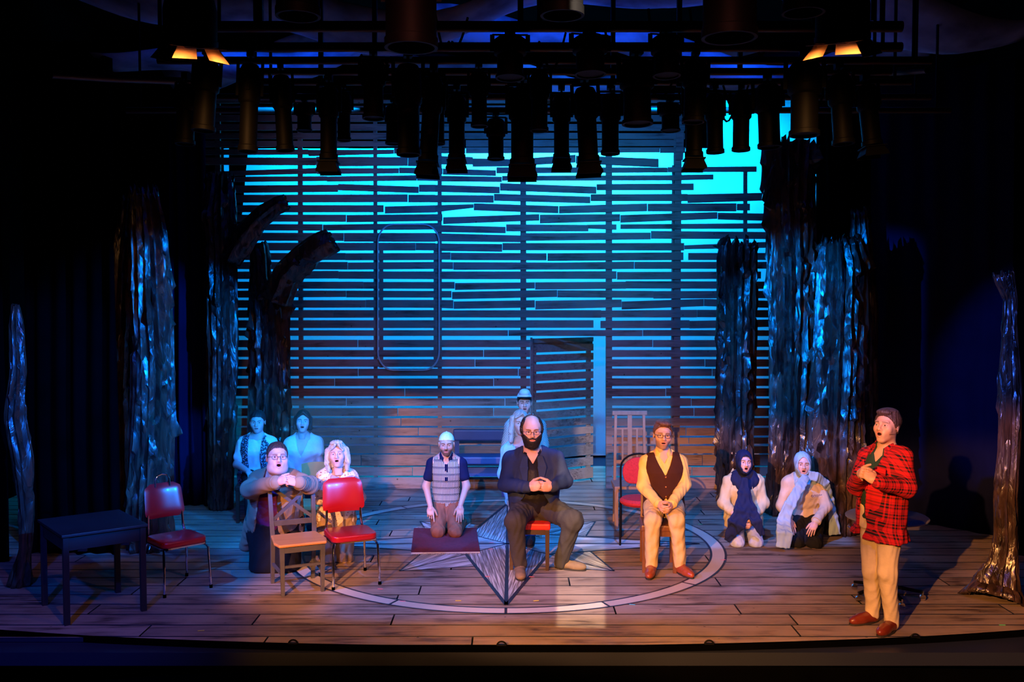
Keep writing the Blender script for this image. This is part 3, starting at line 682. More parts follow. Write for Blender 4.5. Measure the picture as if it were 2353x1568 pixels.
# red conference chair with bent black frame
ga = G(1451, 1255); gb = G(1426, 1225)
t = empty('banquet_chair', (0, 0, 0), 0, 'red upholstered banquet chair with black tube frame behind the waistcoat man', 'chair')
cx = P(1470, 1110, 10.2).x; cy = 10.2; t.location = (cx, cy, 0); t.rotation_euler = (0, 0, -.12)
MB().lathe([(.005, .40), (.19, .405), (.215, .43), (.215, .45), (.19, .475), (.005, .485)], n=28).build('seat', M_redfabric, t)
vv = []; ff = []; n, m_ = 16, 12
mb = MB(); out = []
for i in range(28):
    a = 2 * math.pi * i / 28; x = .185 * math.cos(a); z = .73 + .155 * math.sin(a) * (1 if math.sin(a) > 0 else .9)
    if math.sin(a) < 0: x = .185 * (abs(math.cos(a)) ** .4) * (1 if math.cos(a) > 0 else -1)
    out.append((x, .20 + .05 * (z - .6), z))
mb.poly(out, .045, (0, -1, 0)); mb.build('backrest', M_redfabric, t, bevel=.014, smooth=True)
fr = [(-.2, .16, 0), (-.2, .18, .42), (-.205, .215, .60), (-.205, .225, .76)] + [(.205 * math.cos(math.pi - math.pi * i / 10), .232, .76 + .155 * math.sin(math.pi * i / 10)) for i in range(1, 10)] + [(.205, .225, .76), (.205, .215, .60), (.2, .18, .42), (.2, .16, 0)]
MB().tube(fr, .011, 8).build('back_frame', M_metal_black, t)
for sx in (-1, 1):
    MB().tube([(sx*.2, .19, .44), (sx*.205, .1, .415), (sx*.205, -.16, .40), (sx*.205, -.19, .38), (sx*.205, -.2, 0)], .011, 8).build('leg', M_metal_black, t)
# tall slatted back chair
t = empty('high_back_chair', (0, 0, 0), 0, 'tall pale mission style chair with slatted back in front of the wall', 'chair')
c = P(1452, 1100, 10.95); t.location = (c.x, 10.95, 0)
for sx in (-1, 1):
    MB().bar((sx*.185, .19, 0), (sx*.165, .24, 1.255), .03, .03).build('back_post', M_chairwood, t)
    MB().bar((sx*.2, -.2, 0), (sx*.2, -.2, .46), .04, .04).build('leg', M_chairwood, t)
    MB().bar((sx*.195, -.2, .43), (sx*.185, .19, .43), .02, .05).build('side_rail', M_chairwood, t)
MB().box((0, -.0, .47), (.44, .42, .035)).build('seat', M_chairwood, t, bevel=.008)
MB().bar((-.205, .24, 1.275), (.205, .24, 1.275), .05, .035).build('crest_rail', M_chairwood, t, bevel=.006)
MB().bar((0, .2, .49), (0, .238, 1.25), .05, .014).build('splat', M_chairwood, t)
MB().bar((-.17, .215, .70), (.17, .215, .70), .04, .014).build('lower_rail', M_chairwood, t)
for sx in (-1, 1): MB().bar((sx*.085, .205, .70), (sx*.085, .232, 1.08), .02, .012).build('back_slat', M_chairwood, t)
MB().bar((-.17, .232, 1.09), (.17, .232, 1.09), .022, .012).build('middle_rail', M_chairwood, t)
# low dark bench by the wall
t = empty('padded_bench', (P(1104, 1100, 12.7).x, 12.7, 0), 0, 'dark blue padded bench against the slatted wall behind the kneeling man', 'bench')
w = 128 / 2195 * 12.7
sz = lambda y: P(1100, y, 12.7).z
MB().box((0, .12, (sz(990) + sz(1015)) / 2), (w, .12, sz(990) - sz(1015))).build('back_top', mat('navy_vinyl', (.03, .05, .14), .5, noise=(6, .3)), t, bevel=.02)
MB().box((0, -.02, (sz(1042) + sz(1066)) / 2), (w - .06, .34, .10)).build('seat', MATS['navy_vinyl'], t, bevel=.02)
for sx in (-1, 1): MB().bar((sx*(w/2-.05), .12, 0), (sx*(w/2-.05), .12, sz(1000)), .06, .04).bar((sx*(w/2-.06), -.14, 0), (sx*(w/2-.06), -.14, sz(1055)), .05, .04).build('leg', MATS['navy_vinyl'], t)
MB().box((0, .0, sz(1085)), (w - .1, .03, .12)).build('front_board', MATS['navy_vinyl'], t)
# round table on castors behind the plaid man
gc = G(2035, 1375); t = empty('pedestal_table', gc, 0, 'round pedestal table on a castor base behind the man in plaid shirt', 'table')
MB().lathe([(.005, .70), (.33, .70), (.345, .71), (.345, .72), (.33, .73), (.005, .73)], n=32).build('table_top', mat('grey_laminate', (.2, .19, .2), .4, noise=(8, .3)), t)
MB().lathe([(.028, .10), (.028, .4), (.02, .4), (.02, .7)], n=12).build('column', M_metal_black, t)
for k in range(5):
    a = -.25 + k * 2 * math.pi / 5; d = Vector((math.cos(a), math.sin(a), 0))
    MB().bar(d * .02 + Vector((0,0,.115)), d * .30 + Vector((0,0,.075)), .035, .03, up=(0,0,1), w2=.026, d2=.02).build('base_arm', M_metal_black, t)
    MB().lathe([(.002, -.012), (.026, -.012), (.028, 0), (.026, .012), (.002, .012)], c=d * .30 + Vector((0, 0, .029)), R=Matrix.Rotation(math.pi/2, 3, 'X'), n=12).bar(d * .30 + Vector((0,0,.04)), d * .30 + Vector((0,0,.085)), .012, .012).build('castor', M_chrome, t)
# rug
ra, rb, rc, rd = G(951, 1216), G(1095, 1215), G(1103, 1272), G(944, 1274); oc = (ra + rb + rc + rd) / 4
t = empty('prayer_rug', oc, 0, 'maroon fringed rug under the kneeling man', 'rug')
n = 16; vv = []; ff = []
for j in range(9):
    for i in range(n + 1):
        a = ra.lerp(rb, i / n); b = rd.lerp(rc, i / n); p = a.lerp(b, j / 8) - oc; p.z = .010 + .003 * math.sin(i * 1.3 + j); vv.append(p)
k = len(vv); vv += [Vector((p.x, p.y, .001)) for p in vv[:k]]
for j in range(8):
    for i in range(n): a = j * (n + 1) + i; ff += [(a, a+1, a+n+2, a+n+1), (k+a+n+1, k+a+n+2, k+a+1, k+a)]
bo = [i for i in range(n+1)] + [j*(n+1)+n for j in range(1, 9)] + [8*(n+1)+i for i in range(n-1, -1, -1)] + [j*(n+1) for j in range(7, 0, -1)]
for a, b in zip(bo, bo[1:] + bo[:1]): ff.append((a, b, k+b, k+a))
MB().add(vv, ff).build('pile', M_mat, t)
mb = MB()
for (a, b, sgn) in ((ra, rb, 1), (rd, rc, -1)):
    nrm = Vector((0, sgn, 0))
    for i in range(90):
        p = a.lerp(b, (i + .5) / 90) - oc; q = p + nrm * rnd.uniform(.025, .05) + Vector((rnd.uniform(-.02, .02), 0, 0))
        mb.bar(p + Vector((0,0,.006)), q + Vector((0,0,.006)), .004, .003, up=(0,0,1))
tag(mb.build('fringe', M_fringe, t), kind='stuff')
MB().bar(rd - oc + Vector((0, .003, .009)), rc - oc + Vector((0, .003, .009)), .008, .012, up=(0, 0, 1)).build('hem', M_fringe, t)

# ---------------------------------------------------------------- crumpled paper tree trunks
def bark_mat():
    m = bpy.data.materials.new('glossy_brown_crumpled_paper'); m.use_nodes = True
    n = m.node_tree.nodes; l = m.node_tree.links; b = n['Principled BSDF']
    tc = n.new('ShaderNodeTexCoord'); mp = n.new('ShaderNodeMapping'); mp.inputs['Scale'].default_value = (1, 1, .3); l.new(tc.outputs['Object'], mp.inputs[0])
    t = n.new('ShaderNodeTexNoise'); t.inputs['Scale'].default_value = 8; t.inputs['Detail'].default_value = 4; t.inputs['Distortion'].default_value = 1.5; l.new(mp.outputs[0], t.inputs['Vector'])
    cr = n.new('ShaderNodeValToRGB'); e = cr.color_ramp.elements; e[0].position = .35; e[0].color = (.010, .006, .005, 1); e[1].position = .75; e[1].color = (.085, .045, .03, 1)
    l.new(t.outputs[0], cr.inputs[0]); l.new(cr.outputs[0], b.inputs['Base Color'])
    b.inputs['Roughness'].default_value = .27; b.inputs['Specular IOR Level'].default_value = .6; b.inputs['Coat Weight'].default_value = .15; b.inputs['Coat Roughness'].default_value = .2
    bp2 = n.new('ShaderNodeBump'); bp2.inputs['Strength'].default_value = .8; bp2.inputs['Distance'].default_value = .03; l.new(t.outputs[0], bp2.inputs['Height']); l.new(bp2.outputs[0], b.inputs['Normal'])
    return m
M_bark = bark_mat()
def crumple_tube(path, seed, nu=34, dz=.055, amp=.28, squash=1.0, open_top=True, tearing=1.0):
    """path: [(centre, radius)...] from the foot up; a sleeve with wandering sharp folds and crumpled facets, torn along its top"""
    rg = np.random.RandomState(seed); K = max(12, int(nu * .8)) // 2 * 2
    pts = [Vector(p) for p, r in path]; rad = [r for p, r in path]; L = [0]
    for a, b in zip(pts, pts[1:]): L.append(L[-1] + (b - a).length)
    nv = max(4, int(L[-1] / (dz * 1.15))); vv = []; ff = []; n = K * 2
    ang = 2 * math.pi * (np.arange(K) + rg.uniform(-.3, .3, K)) / K; ang0 = ang.copy()
    h = np.where(np.arange(K) % 2 == 0, rg.uniform(.2, .5, K), rg.uniform(-.6, -.25, K)); X = None; tear = rg.uniform(-.13, .04, n) * tearing; kink = np.zeros(K)
    for j in range(nv + 1):
        s = L[-1] * j / nv; k = min(max(i for i in range(len(L)) if L[i] <= s + 1e-6), len(pts) - 2); t = (s - L[k]) / (L[k+1] - L[k])
        c = pts[k].lerp(pts[k+1], t); r = rad[k] + (rad[k+1] - rad[k]) * (t * t * (3 - 2 * t))
        tg = (pts[k+1] - pts[k]).normalized()
        if X is None: X = tg.cross(Vector((0, 1, 0))).normalized() if abs(tg.y) < .9 else Vector((1, 0, 0))
        X = (X - tg * X.dot(tg)).normalized(); Y = tg.cross(X)
        ang = ang + rg.randn(K) * .35 / K + (ang0 - ang) * .10; ang = np.sort(ang)
        kink = kink * .72 + (rg.rand(K) < .14) * rg.randn(K) * .55
        h = h * .90 + .10 * np.where(np.arange(K) % 2 == 0, rg.uniform(0, .7, K), rg.uniform(-.8, 0, K))
        aa = np.concatenate([ang, [ang[0] + 2 * math.pi]]); hh = np.concatenate([h + kink, [h[0] + kink[0]]])
        for i in range(n):
            q = i / 2; i0 = int(q); f = q - i0; f = f if f == 0 else .5 + .16 * math.sin(j * .9 + i * 2.3)
            a = aa[i0] + (aa[i0+1] - aa[i0]) * f; hv = hh[i0] + (hh[i0+1] - hh[i0]) * f + (rg.randn() * .10 if f else 0)
            rr = r * (1 + amp * .62 * hv); zj = rg.randn() * dz * .18
            if open_top and j >= nv - 1: zj += tear[i] * min(1.0, r / .2)
            vv.append(c + X * (math.cos(a) * rr) + Y * (math.sin(a) * rr * squash) + tg * (zj if j else 0))
    for j in range(nv):
        for i in range(n):
            a, b, c_, d = j*n+i, j*n+(i+1)%n, (j+1)*n+(i+1)%n, (j+1)*n+i
            if (i + j) % 2: ff += [(a, b, c_), (a, c_, d)]
            else: ff += [(a, b, d), (b, c_, d)]
    return vv, ff
def trunk(path, seed, label, limbs=(), name='crumpled_tree', **kw):
    kw.setdefault('amp', .40); kw['dz'] = kw.get('dz', .055) * .8
    base = Vector(path[0][0]); t = empty(name, (base.x, base.y, 0), 0, label, 'tree', 'crumpled paper trees')
    def mk(nm, pth, sd, **k2):
        vv, ff = crumple_tube([(Vector(p) - Vector((base.x, base.y, 0)), r) for p, r in pth], sd, **k2)
        for v in vv: v.z = max(v.z, 0.001)
        o = mesh_obj(nm, vv, ff, M_bark, t, smooth=True)
        o.data.set_sharp_from_angle(angle=math.radians(28)); th = o.modifiers.new('thickness', 'SOLIDIFY'); th.thickness = .004
        return o
    mk('trunk', path, seed, **kw)
    for i, lp in enumerate(limbs): mk('limb', lp, seed + 50 + i, nu=20, dz=.035, amp=.34, tearing=.3)
    return t
def px_path(lst):
    """(px, py, halfwidth_px, Y) from the bottom up"""
    return [(P(x, y, Y), hw / 2195 * Y) for x, y, hw, Y in lst]
def base_z(lst):
    x, y, hw, Y = lst[0]; p = Q(x, Y, 0.0); return [(p, hw / 2195 * Y)] + px_path(lst[1:])
trunk(base_z([(348,1290,50,9.9),(345,1150,46,9.9),(350,1000,46,9.9),(352,850,44,9.9),(345,700,46,9.9),(340,560,42,9.9),(330,430,30,9.9)]), 3, 'tall pale blue lit crumpled trunk behind the empty red chair', nu=44)
trunk(base_z([(288,1290,36,10.6),(280,900,34,10.6),(290,600,30,10.6),(300,450,18,10.6)]), 4, 'dim brown crumpled trunk at the left edge of tall blue lit one', nu=30)
trunk(base_z([(508,1180,26,11.8),(508,1050,28,11.8),(512,850,32,11.8),(508,650,34,11.8),(505,500,36,11.8),(508,400,28,11.8)]), 5, 'tall dark crumpled trunk with one raised limb left of the slatted wall', nu=40,
      limbs=[[(P(530, 600, 11.75), .13), (P(562, 545, 11.7), .15), (P(600, 500, 11.65), .12), (P(638, 472, 11.6), .10), (P(660, 464, 11.6), .095)]])
trunk(base_z([(618,1200,48,12.1),(618,1000,46,12.1),(620,850,44,12.1),(620,720,42,12.1),(612,650,38,12.1)]), 6, 'dark forked stump with two broken limbs before the slatted wall', nu=40,
      limbs=[[(P(605, 690, 12.05), .16), (P(600, 620, 12.05), .115), (P(594, 565, 12.05), .115), (P(592, 560, 12.05), .10)],
             [(P(635, 690, 12.0), .19), (P(660, 630, 11.95), .17), (P(695, 595, 11.9), .16), (P(735, 568, 11.85), .17), (P(766, 551, 11.85), .15)]])
trunk(base_z([(1690,1180,40,12.2),(1688,1000,40,12.2),(1692,850,42,12.2),(1694,700,44,12.2),(1694,600,44,12.2),(1698,550,38,12.2)]), 8, 'broken topped dark crumpled trunk left of the three on the right side', nu=42)
trunk(base_z([(1805,1180,42,11.5),(1815,1000,44,11.5),(1818,800,46,11.5),(1820,600,50,11.5),(1815,450,52,11.5),(1815,350,58,11.5),(1818,325,58,11.5)]), 9, 'tallest dark crumpled trunk on the right side', nu=48)
trunk(base_z([(1925,1240,44,10.6),(1922,1050,54,10.6),(1925,900,56,10.6),(1932,750,56,10.6),(1935,620,54,10.6),(1930,545,44,10.6)]), 15, 'bright blue lit crumpled trunk left of the man in plaid', nu=52)
trunk(base_z([(1998,1240,18,11.25),(1993,900,22,11.25),(1988,700,26,11.25),(1975,480,18,11.25)]), 16, 'thin dim crumpled trunk tucked behind the bright blue lit one', nu=28)
trunk(base_z([(45,1340,26,8.6),(60,1260,14,8.6),(62,1180,16,8.6),(52,1050,22,8.6),(35,960,22,8.6),(42,850,17,8.6),(38,760,15,8.6),(36,700,9,8.6)]), 11, 'thin crumpled trunk at the far left edge', nu=24, amp=.45)
trunk([(Q(2285, 8.15, 0), 64/2195*8.15), (P(2292, 1345, 8.2), 48/2195*8.2), (P(2305, 1290, 8.2), 30/2195*8.2), (P(2312, 1240, 8.2), 24/2195*8.2)] + px_path([(2310,1150,24,8.2),(2318,1040,22,8.2),(2322,900,23,8.2),(2320,760,16,8.2),(2322,690,14,8.2),(2308,640,20,8.2),(2305,625,22,8.2)]), 12, 'thin crumpled trunk with a flared skirt base at far right', nu=40, amp=.34)
# ---------------------------------------------------------------- lighting grid
def pipe(x0, x1, y, z, r=.026, label=''):
    o = MB().tube([(x0 + (x1 - x0) * i / 6, y, z) for i in range(7)], r, 10).build('lighting_pipe', M_pipe)
    tag(o, label, 'pipe', 'lighting pipes')
    for xx in (x0 + .12, x1 - .12): MB().tube([(xx, y, z), (xx, y, 6.96)], .012, 6).build('suspension_rod', M_metal_black, o)
    return o
PZ = 4.2
Yof = lambda yt, z=PZ: (z - CAM_H) * F_PX / (HORIZON - yt)
pipes = [(70, -2.0, 3.9, 'thick nearest lighting pipe crossing the top of the picture', .032), (116, -2.0, 3.9, 'orange lit lighting pipe second from the front', .03), (146, -2.2, 4.2, 'third lighting pipe from the front', .026), (171, -1.7, 3.8, 'fourth lighting pipe from the front, below the orange lit one', .026),
         (194, -1.6, 4.0, 'fifth lighting pipe from the front', .026), (228, -2.0, 4.2, 'sixth lighting pipe from the front', .026), (258, -2.4, 4.4, 'rearmost lighting pipe before the slatted wall', .026)]
PY = []
for yt, a, b, lb, r in pipes: Y = Yof(yt); PY.append(Y); pipe(a * Y / 6 * 1.0, b * Y / 6 * .62, Y, PZ, r, lb)
tag(MB().tube([P(118, 171, 6.6), P(250, 180, 6.9), P(440, 187, 7.4)], .028, 10).build('lighting_pipe', M_pipe), 'short orange lit lighting pipe at upper left', 'pipe', 'lighting pipes')
tag(MB().tube([P(2045, 166, 7.2), P(2130, 160, 6.9)], .028, 10).build('lighting_pipe', M_pipe), 'short dim lighting pipe at upper right', 'pipe', 'lighting pipes')
for i, (px, ya, yb2, Y) in enumerate([(598,0,70,5.9),(738,30,200,7.3),(862,170,235,7.4),(1196,0,70,5.9),(1240,0,62,6.1),(1408,180,262,7.8),(1560,120,200,7.0),(1700,70,170,7.4)]):
    o = MB().bar(Vector((P(px, ya, Y).x, Y, 6.96)), P(px, yb2, Y), .035, .035).build('hanger_bar', M_metal_black); tag(o, ['leftmost', 'second', 'third', 'fourth', 'fifth', 'sixth', 'seventh', 'rightmost'][i] + ' vertical hanger bar of the lighting grid counting from the left', 'bar', 'vertical hanger bars of the grid')

def profile_light(kind):
    """local origin at the clamp; hangs down 1 m (scaled per copy)"""
    t = empty('profile_spotlight' if kind != 'par' else 'par_lantern')
    n = 18
    MB().box((0, 0, -.02), (.07, .08, .09)).tube([(0, 0, 0), (0, 0, -.10)], .012).build('clamp', M_metal_black, t)
    if kind == 'long':
        MB().bar((-.11, 0, -.10), (.11, 0, -.10), .03, .01, up=(0,1,0)).bar((-.11, 0, -.10), (-.11, 0, -.38), .03, .01).bar((.11, 0, -.10), (.11, 0, -.38), .03, .01).build('yoke', M_metal_black, t)
        MB().lathe([(.03, -.12), (.075, -.14), (.10, -.2), (.10, -.42), (.085, -.44)], n=n).build('lamp_housing', M_metal_black, t)
        MB().lathe([(.082, -.42), (.082, -.80), (.092, -.81), (.092, -.86), (.08, -.86)], n=n).build('lens_tube', M_metal_black, t)
        MB().box((0, 0, -.885), (.2, .2, .012)).build('colour_frame', M_metal_black, t)
        kz = -.89
        MB().poly([(-.08, -.08, kz), (.08, -.08, kz), (.11, -.11, kz-.11), (-.11, -.11, kz-.11)], .006, (0, 1, 0)).build('barn_door', M_metal_black, t)
        MB().poly([(-.08, .08, kz), (.08, .08, kz), (.11, .11, kz-.11), (-.11, .11, kz-.11)], .006, (0, -1, 0)).build('barn_door', M_metal_black, t)
        MB().poly([(.08, -.08, kz), (.08, .08, kz), (.11, .11, kz-.09), (.11, -.11, kz-.09)], .006, (-1, 0, 0)).build('barn_door', M_metal_black, t)
        MB().poly([(-.08, -.08, kz), (-.08, .08, kz), (-.11, .11, kz-.09), (-.11, -.11, kz-.09)], .006, (1, 0, 0)).build('barn_door', M_metal_black, t)
    elif kind == 'plain':
        MB().bar((-.12, 0, -.10), (.12, 0, -.10), .03, .01).bar((-.12, 0, -.10), (-.12, 0, -.45), .03, .01).bar((.12, 0, -.10), (.12, 0, -.45), .03, .01).build('yoke', M_metal_black, t)
        MB().lathe([(.03, -.13), (.08, -.15), (.11, -.22), (.11, -.5), (.09, -.53)], n=n).build('lamp_housing', M_metal_black, t)
        MB().lathe([(.088, -.5), (.088, -.94), (.1, -.95), (.1, -1.0), (.085, -1.0), (.08, -.97)], n=n).build('lens_tube', M_metal_black, t)
        MB().box((0, -.1, -.36), (.04, .05, .12)).build('rear_cap', M_metal_black, t)
    else:
        MB().bar((-.2, 0, -.10), (.2, 0, -.10), .04, .01).bar((-.2, 0, -.10), (-.2, 0, -.55), .04, .01).bar((.2, 0, -.10), (.2, 0, -.55), .04, .01).build('yoke', M_metal_black, t)
        MB().lathe([(.05, -.15), (.15, -.2), (.185, -.35), (.185, -.9), (.195, -.91), (.195, -1.0), (.17, -1.0), (.16, -.95)], n=28).build('lamp_housing', M_metal_black, t)
        MB().lathe([(.005, -.94), (.165, -.945), (.165, -.95), (.005, -.955)], n=24).build('lens', M_black, t)
    return t
protos = {}
fx = [  # px, ytop(pipe), ybottom, width px, kind, tilt, label
 (578,116,347,50,'plain',.03,'tall plain black spotlight leftmost in the front row'),
 (645,146,345,46,'plain',-.05,'plain black spotlight second from the left with a tilted tube'),
 (757,171,397,46,'long',0,'black spotlight with barn doors hanging leftmost against bright slats'),
 (790,194,322,36,'plain',0,'short plain spotlight beside the leftmost barn door lamp'),
 (858,116,272,56,'plain',0,'black spotlight catching an orange edge left of the big dark lamp'),
 (938,116,355,62,'plain',0,'long plain spotlight under the large square dark lamp'),
 (998,146,405,50,'long',.06,'tilted barn door spotlight right of the long plain one'),
 (1050,194,392,44,'long',0,'small barn door spotlight between tilted lamp and round one'),
 (1139,258,365,44,'plain',0,'short rounded spotlight hanging alone left of centre'),
 (1200,171,410,62,'long',0,'longest centre spotlight with barn doors hanging lowest'),
 (1290,194,390,42,'long',0,'narrow barn door spotlight right of the lowest one'),
 (1342,171,402,54,'long',-.05,'tilted barn door spotlight left of the plain square one'),
 (1402,194,353,48,'plain',0,'plain square ended spotlight above the green lit slats'),
 (1462,116,285,78,'plain',0,'wide black spotlight high above the doorway'),
 (1593,171,390,46,'long',0,'barn door spotlight hanging over the open right end of the slats'),
 (1640,194,350,46,'plain',.0,'plain spotlight just right of the open end barn door lamp'),
 (1703,194,345,46,'plain',0,'plain spotlight over the bare cyan cloth'),
 (1762,171,338,60,'plain',-.04,'plain spotlight above the tallest right trunk'),
 (1848,116,310,76,'plain',.0,'large plain spotlight rightmost of the main cluster'),
 (1598,116,280,56,'plain',.04,'upper spotlight behind the large right lamp'),
 (1355,70,172,80,'plain',0,'big near spotlight over the centre of the grid'),
 (1005,171,330,40,'plain',0,'narrow spotlight partly hidden behind the tilted barn door lamp'),
 (1100,146,290,44,'plain',0,'mid spotlight left of the lowest centre lamp'),
 (1240,146,300,46,'plain',0,'mid spotlight right of the lowest centre lamp'),
 (700,228,300,40,'plain',0,'distant short spotlight between the left pair and first barn doors'),
 (905,228,330,40,'plain',0,'distant spotlight behind the long plain one'),
 (1540,228,300,50,'plain',0,'distant spotlight left of the open right end'),
 (480,116,300,60,'plain',.05,'unlit spotlight in the dark left of the front row'),
 (430,171,330,50,'plain',0,'dim spotlight at the left end of the grid'),
 (1925,146,330,56,'plain',-.06,'dim spotlight in dark right of the main cluster'),
 (1985,171,360,50,'long',-.1,'dim barn door spotlight at the right end of the grid'),
 (1172,70,180,74,'plain',0,'near spotlight left of the big centre one'),
 (1530,70,175,70,'plain',0,'near spotlight between centre and right big lamps'),
]
for px, yt, yb2, wpx, kind, tilt, lb in fx:
    Y = Yof(yt); zb = CAM_H + (HORIZON - yb2) * Y / F_PX; Ln = PZ - zb; wd = wpx / 2195 * Y
    if kind not in protos: t = protos[kind] = profile_light(kind)
    else: t = copy_tree(protos[kind])
    base = {'long': .2, 'plain': .22, 'par': .39}[kind]
    t.location = (Q(px, Y, PZ - Ln * .6).x, Y, PZ - .02); t.scale = (wd / base, wd / base, Ln); t.rotation_euler = (-.06, tilt, rnd.uniform(-.3, .3) if kind != 'long' else 0)
    tag(t, lb, 'spotlight', 'unlit spotlights hanging from the grid')
for px, yb2, wpx, Y, lb in [(685,48,102,4.6,'large round par lantern cut by the top edge, left'),(945,118,122,4.3,'very large square shouldered black lantern above centre left'),(1292,46,100,4.6,'large round lantern at top edge right of centre'),(1676,96,126,4.4,'very large black lantern above centre right'),(1846,40,96,4.6,'round lantern at the top edge right, by lit right one')]:
    zb = CAM_H + (HORIZON - yb2) * Y / F_PX; wd = wpx / 2195 * Y
    t = protos.get('par') and copy_tree(protos['par'])
    if not t: t = protos['par'] = profile_light('par')
    Ln = max(.45, wd * 1.5); t.scale = (wd / .39, wd / .39, Ln); t.location = (Q(px, Y, zb).x, Y, zb + Ln); tag(t, lb, 'spotlight', 'large lanterns at the top edge')
# the two lit fresnels
for px, sgn, lb in ((437, 1, 'lit fresnel lamp with glowing barn doors at upper left'), (1936, -1, 'lit fresnel lamp with glowing barn doors at upper right')):
    Y = 5.0; p = P(px, 62 if sgn > 0 else 52, Y); t = empty('fresnel_lamp', p, 0, lb, 'spotlight')
    d = Vector((.10 * -sgn, .28, -.95)).normalized(); R = d.to_track_quat('-Z', 'Y').to_matrix() @ Matrix.Rotation(.42 * sgn, 3, 'Z')
    MB().lathe([(.06, .16), (.12, .14), (.135, .08), (.135, -.06), (.14, -.062), (.14, -.09), (.115, -.09)], R=R, n=28).build('lamp_housing', M_metal_black, t)
    MB().lathe([(.003, -.078), (.11, -.08), (.11, -.084), (.003, -.086)], R=R, n=24).build('lens', M_lampglass, t)
    MB().tube([R @ Vector((-.16, 0, 0)), R @ Vector((-.16, .0, .16)), R @ Vector((0, 0, .24)), R @ Vector((.16, 0, .16)), R @ Vector((.16, 0, 0))], .011).build('yoke', M_metal_black, t)
    M_door = mat('barn_door_inner', (.55, .3, .14), .5, noise=(9, .3))
    for a in range(4):
        Rz = Matrix.Rotation(a * math.pi / 2, 3, 'Z'); q = [(-.085, -.112, -.093), (.085, -.112, -.093)] + ([(.105, -.195, -.092), (-.105, -.195, -.092)] if a == 0 else [(.115, -.165, -.17), (-.115, -.165, -.17)])
        MB().poly([R @ (Rz @ Vector(v)) for v in q], .003, R @ (Rz @ Vector((0, .88, -.48)))).build('barn_door', M_door, t)
    dl = bpy.data.lights.new('fresnel_bulb', 'SPOT'); dl.energy = 90; dl.color = (1, .42, .12); dl.spot_size = math.radians(160); dl.spot_blend = .5; dl.shadow_soft_size = .04
    lo = bpy.data.objects.new('fresnel_bulb', dl); C.objects.link(lo); lo.location = p + d * .11; lo.rotation_euler = d.to_track_quat('-Z', 'Y').to_euler()
# cables drooping between the lanterns
cabs = {}
for i, (xa, ya, xb, yb2, Y, sag) in enumerate([(1000,30,1040,95,6.2,.15),(1030,95,1075,40,6.2,.1),(1240,100,1300,75,6.3,.2),(1390,60,1410,120,6.2,.1),(1470,130,1560,150,6.6,.25),(1585,20,1610,90,6.1,.1),(1640,180,1700,200,7.0,.28),(1660,190,1720,195,7.1,.2),(1850,150,1900,180,6.6,.25),(1560,210,1590,290,7.2,.1),(830,125,900,130,6.7,.2),(855,120,880,150,6.8,.1),(640,175,680,210,7.1,.1),(1170,70,1240,95,6.2,.15),(1340,250,1370,320,7.4,.1),(1730,50,1760,110,6.2,.12),(1490,20,1500,60,6.0,.06)]):
    a, b = P(xa, ya, Y), P(xb, yb2, Y); pts = [a.lerp(b, k / 10) - Vector((0, 0, sag * math.sin(math.pi * k / 10))) for k in range(11)]
    near = min(fx, key=lambda q: abs(q[0] - (xa + xb) / 2) + .5 * abs((q[1] + q[2]) / 2 - (ya + yb2) / 2)); lbc = 'black power cable drooping by the ' + ' '.join(near[6].split()[:8]); cabs[lbc] = cabs.get(lbc, 0) + 1
    if cabs[lbc] > 1: lbc = lbc.replace('black power cable', ['', 'second black power cable', 'third black power cable', 'fourth black power cable'][min(3, cabs[lbc] - 1)])
    tag(MB().tube(pts, .008, 6).build('power_cable', M_black), ' '.join(lbc.split()[:16]), 'cable', 'power cables drooping in the grid')

# ================================================================ people: signed distance figures
def V(*a): return np.array(a, dtype=np.float64)
def nrm(v): v = np.asarray(v, float); return v / (np.linalg.norm(v) + 1e-12)
def tov(p): return np.array((p[0], p[1], p[2]), float)

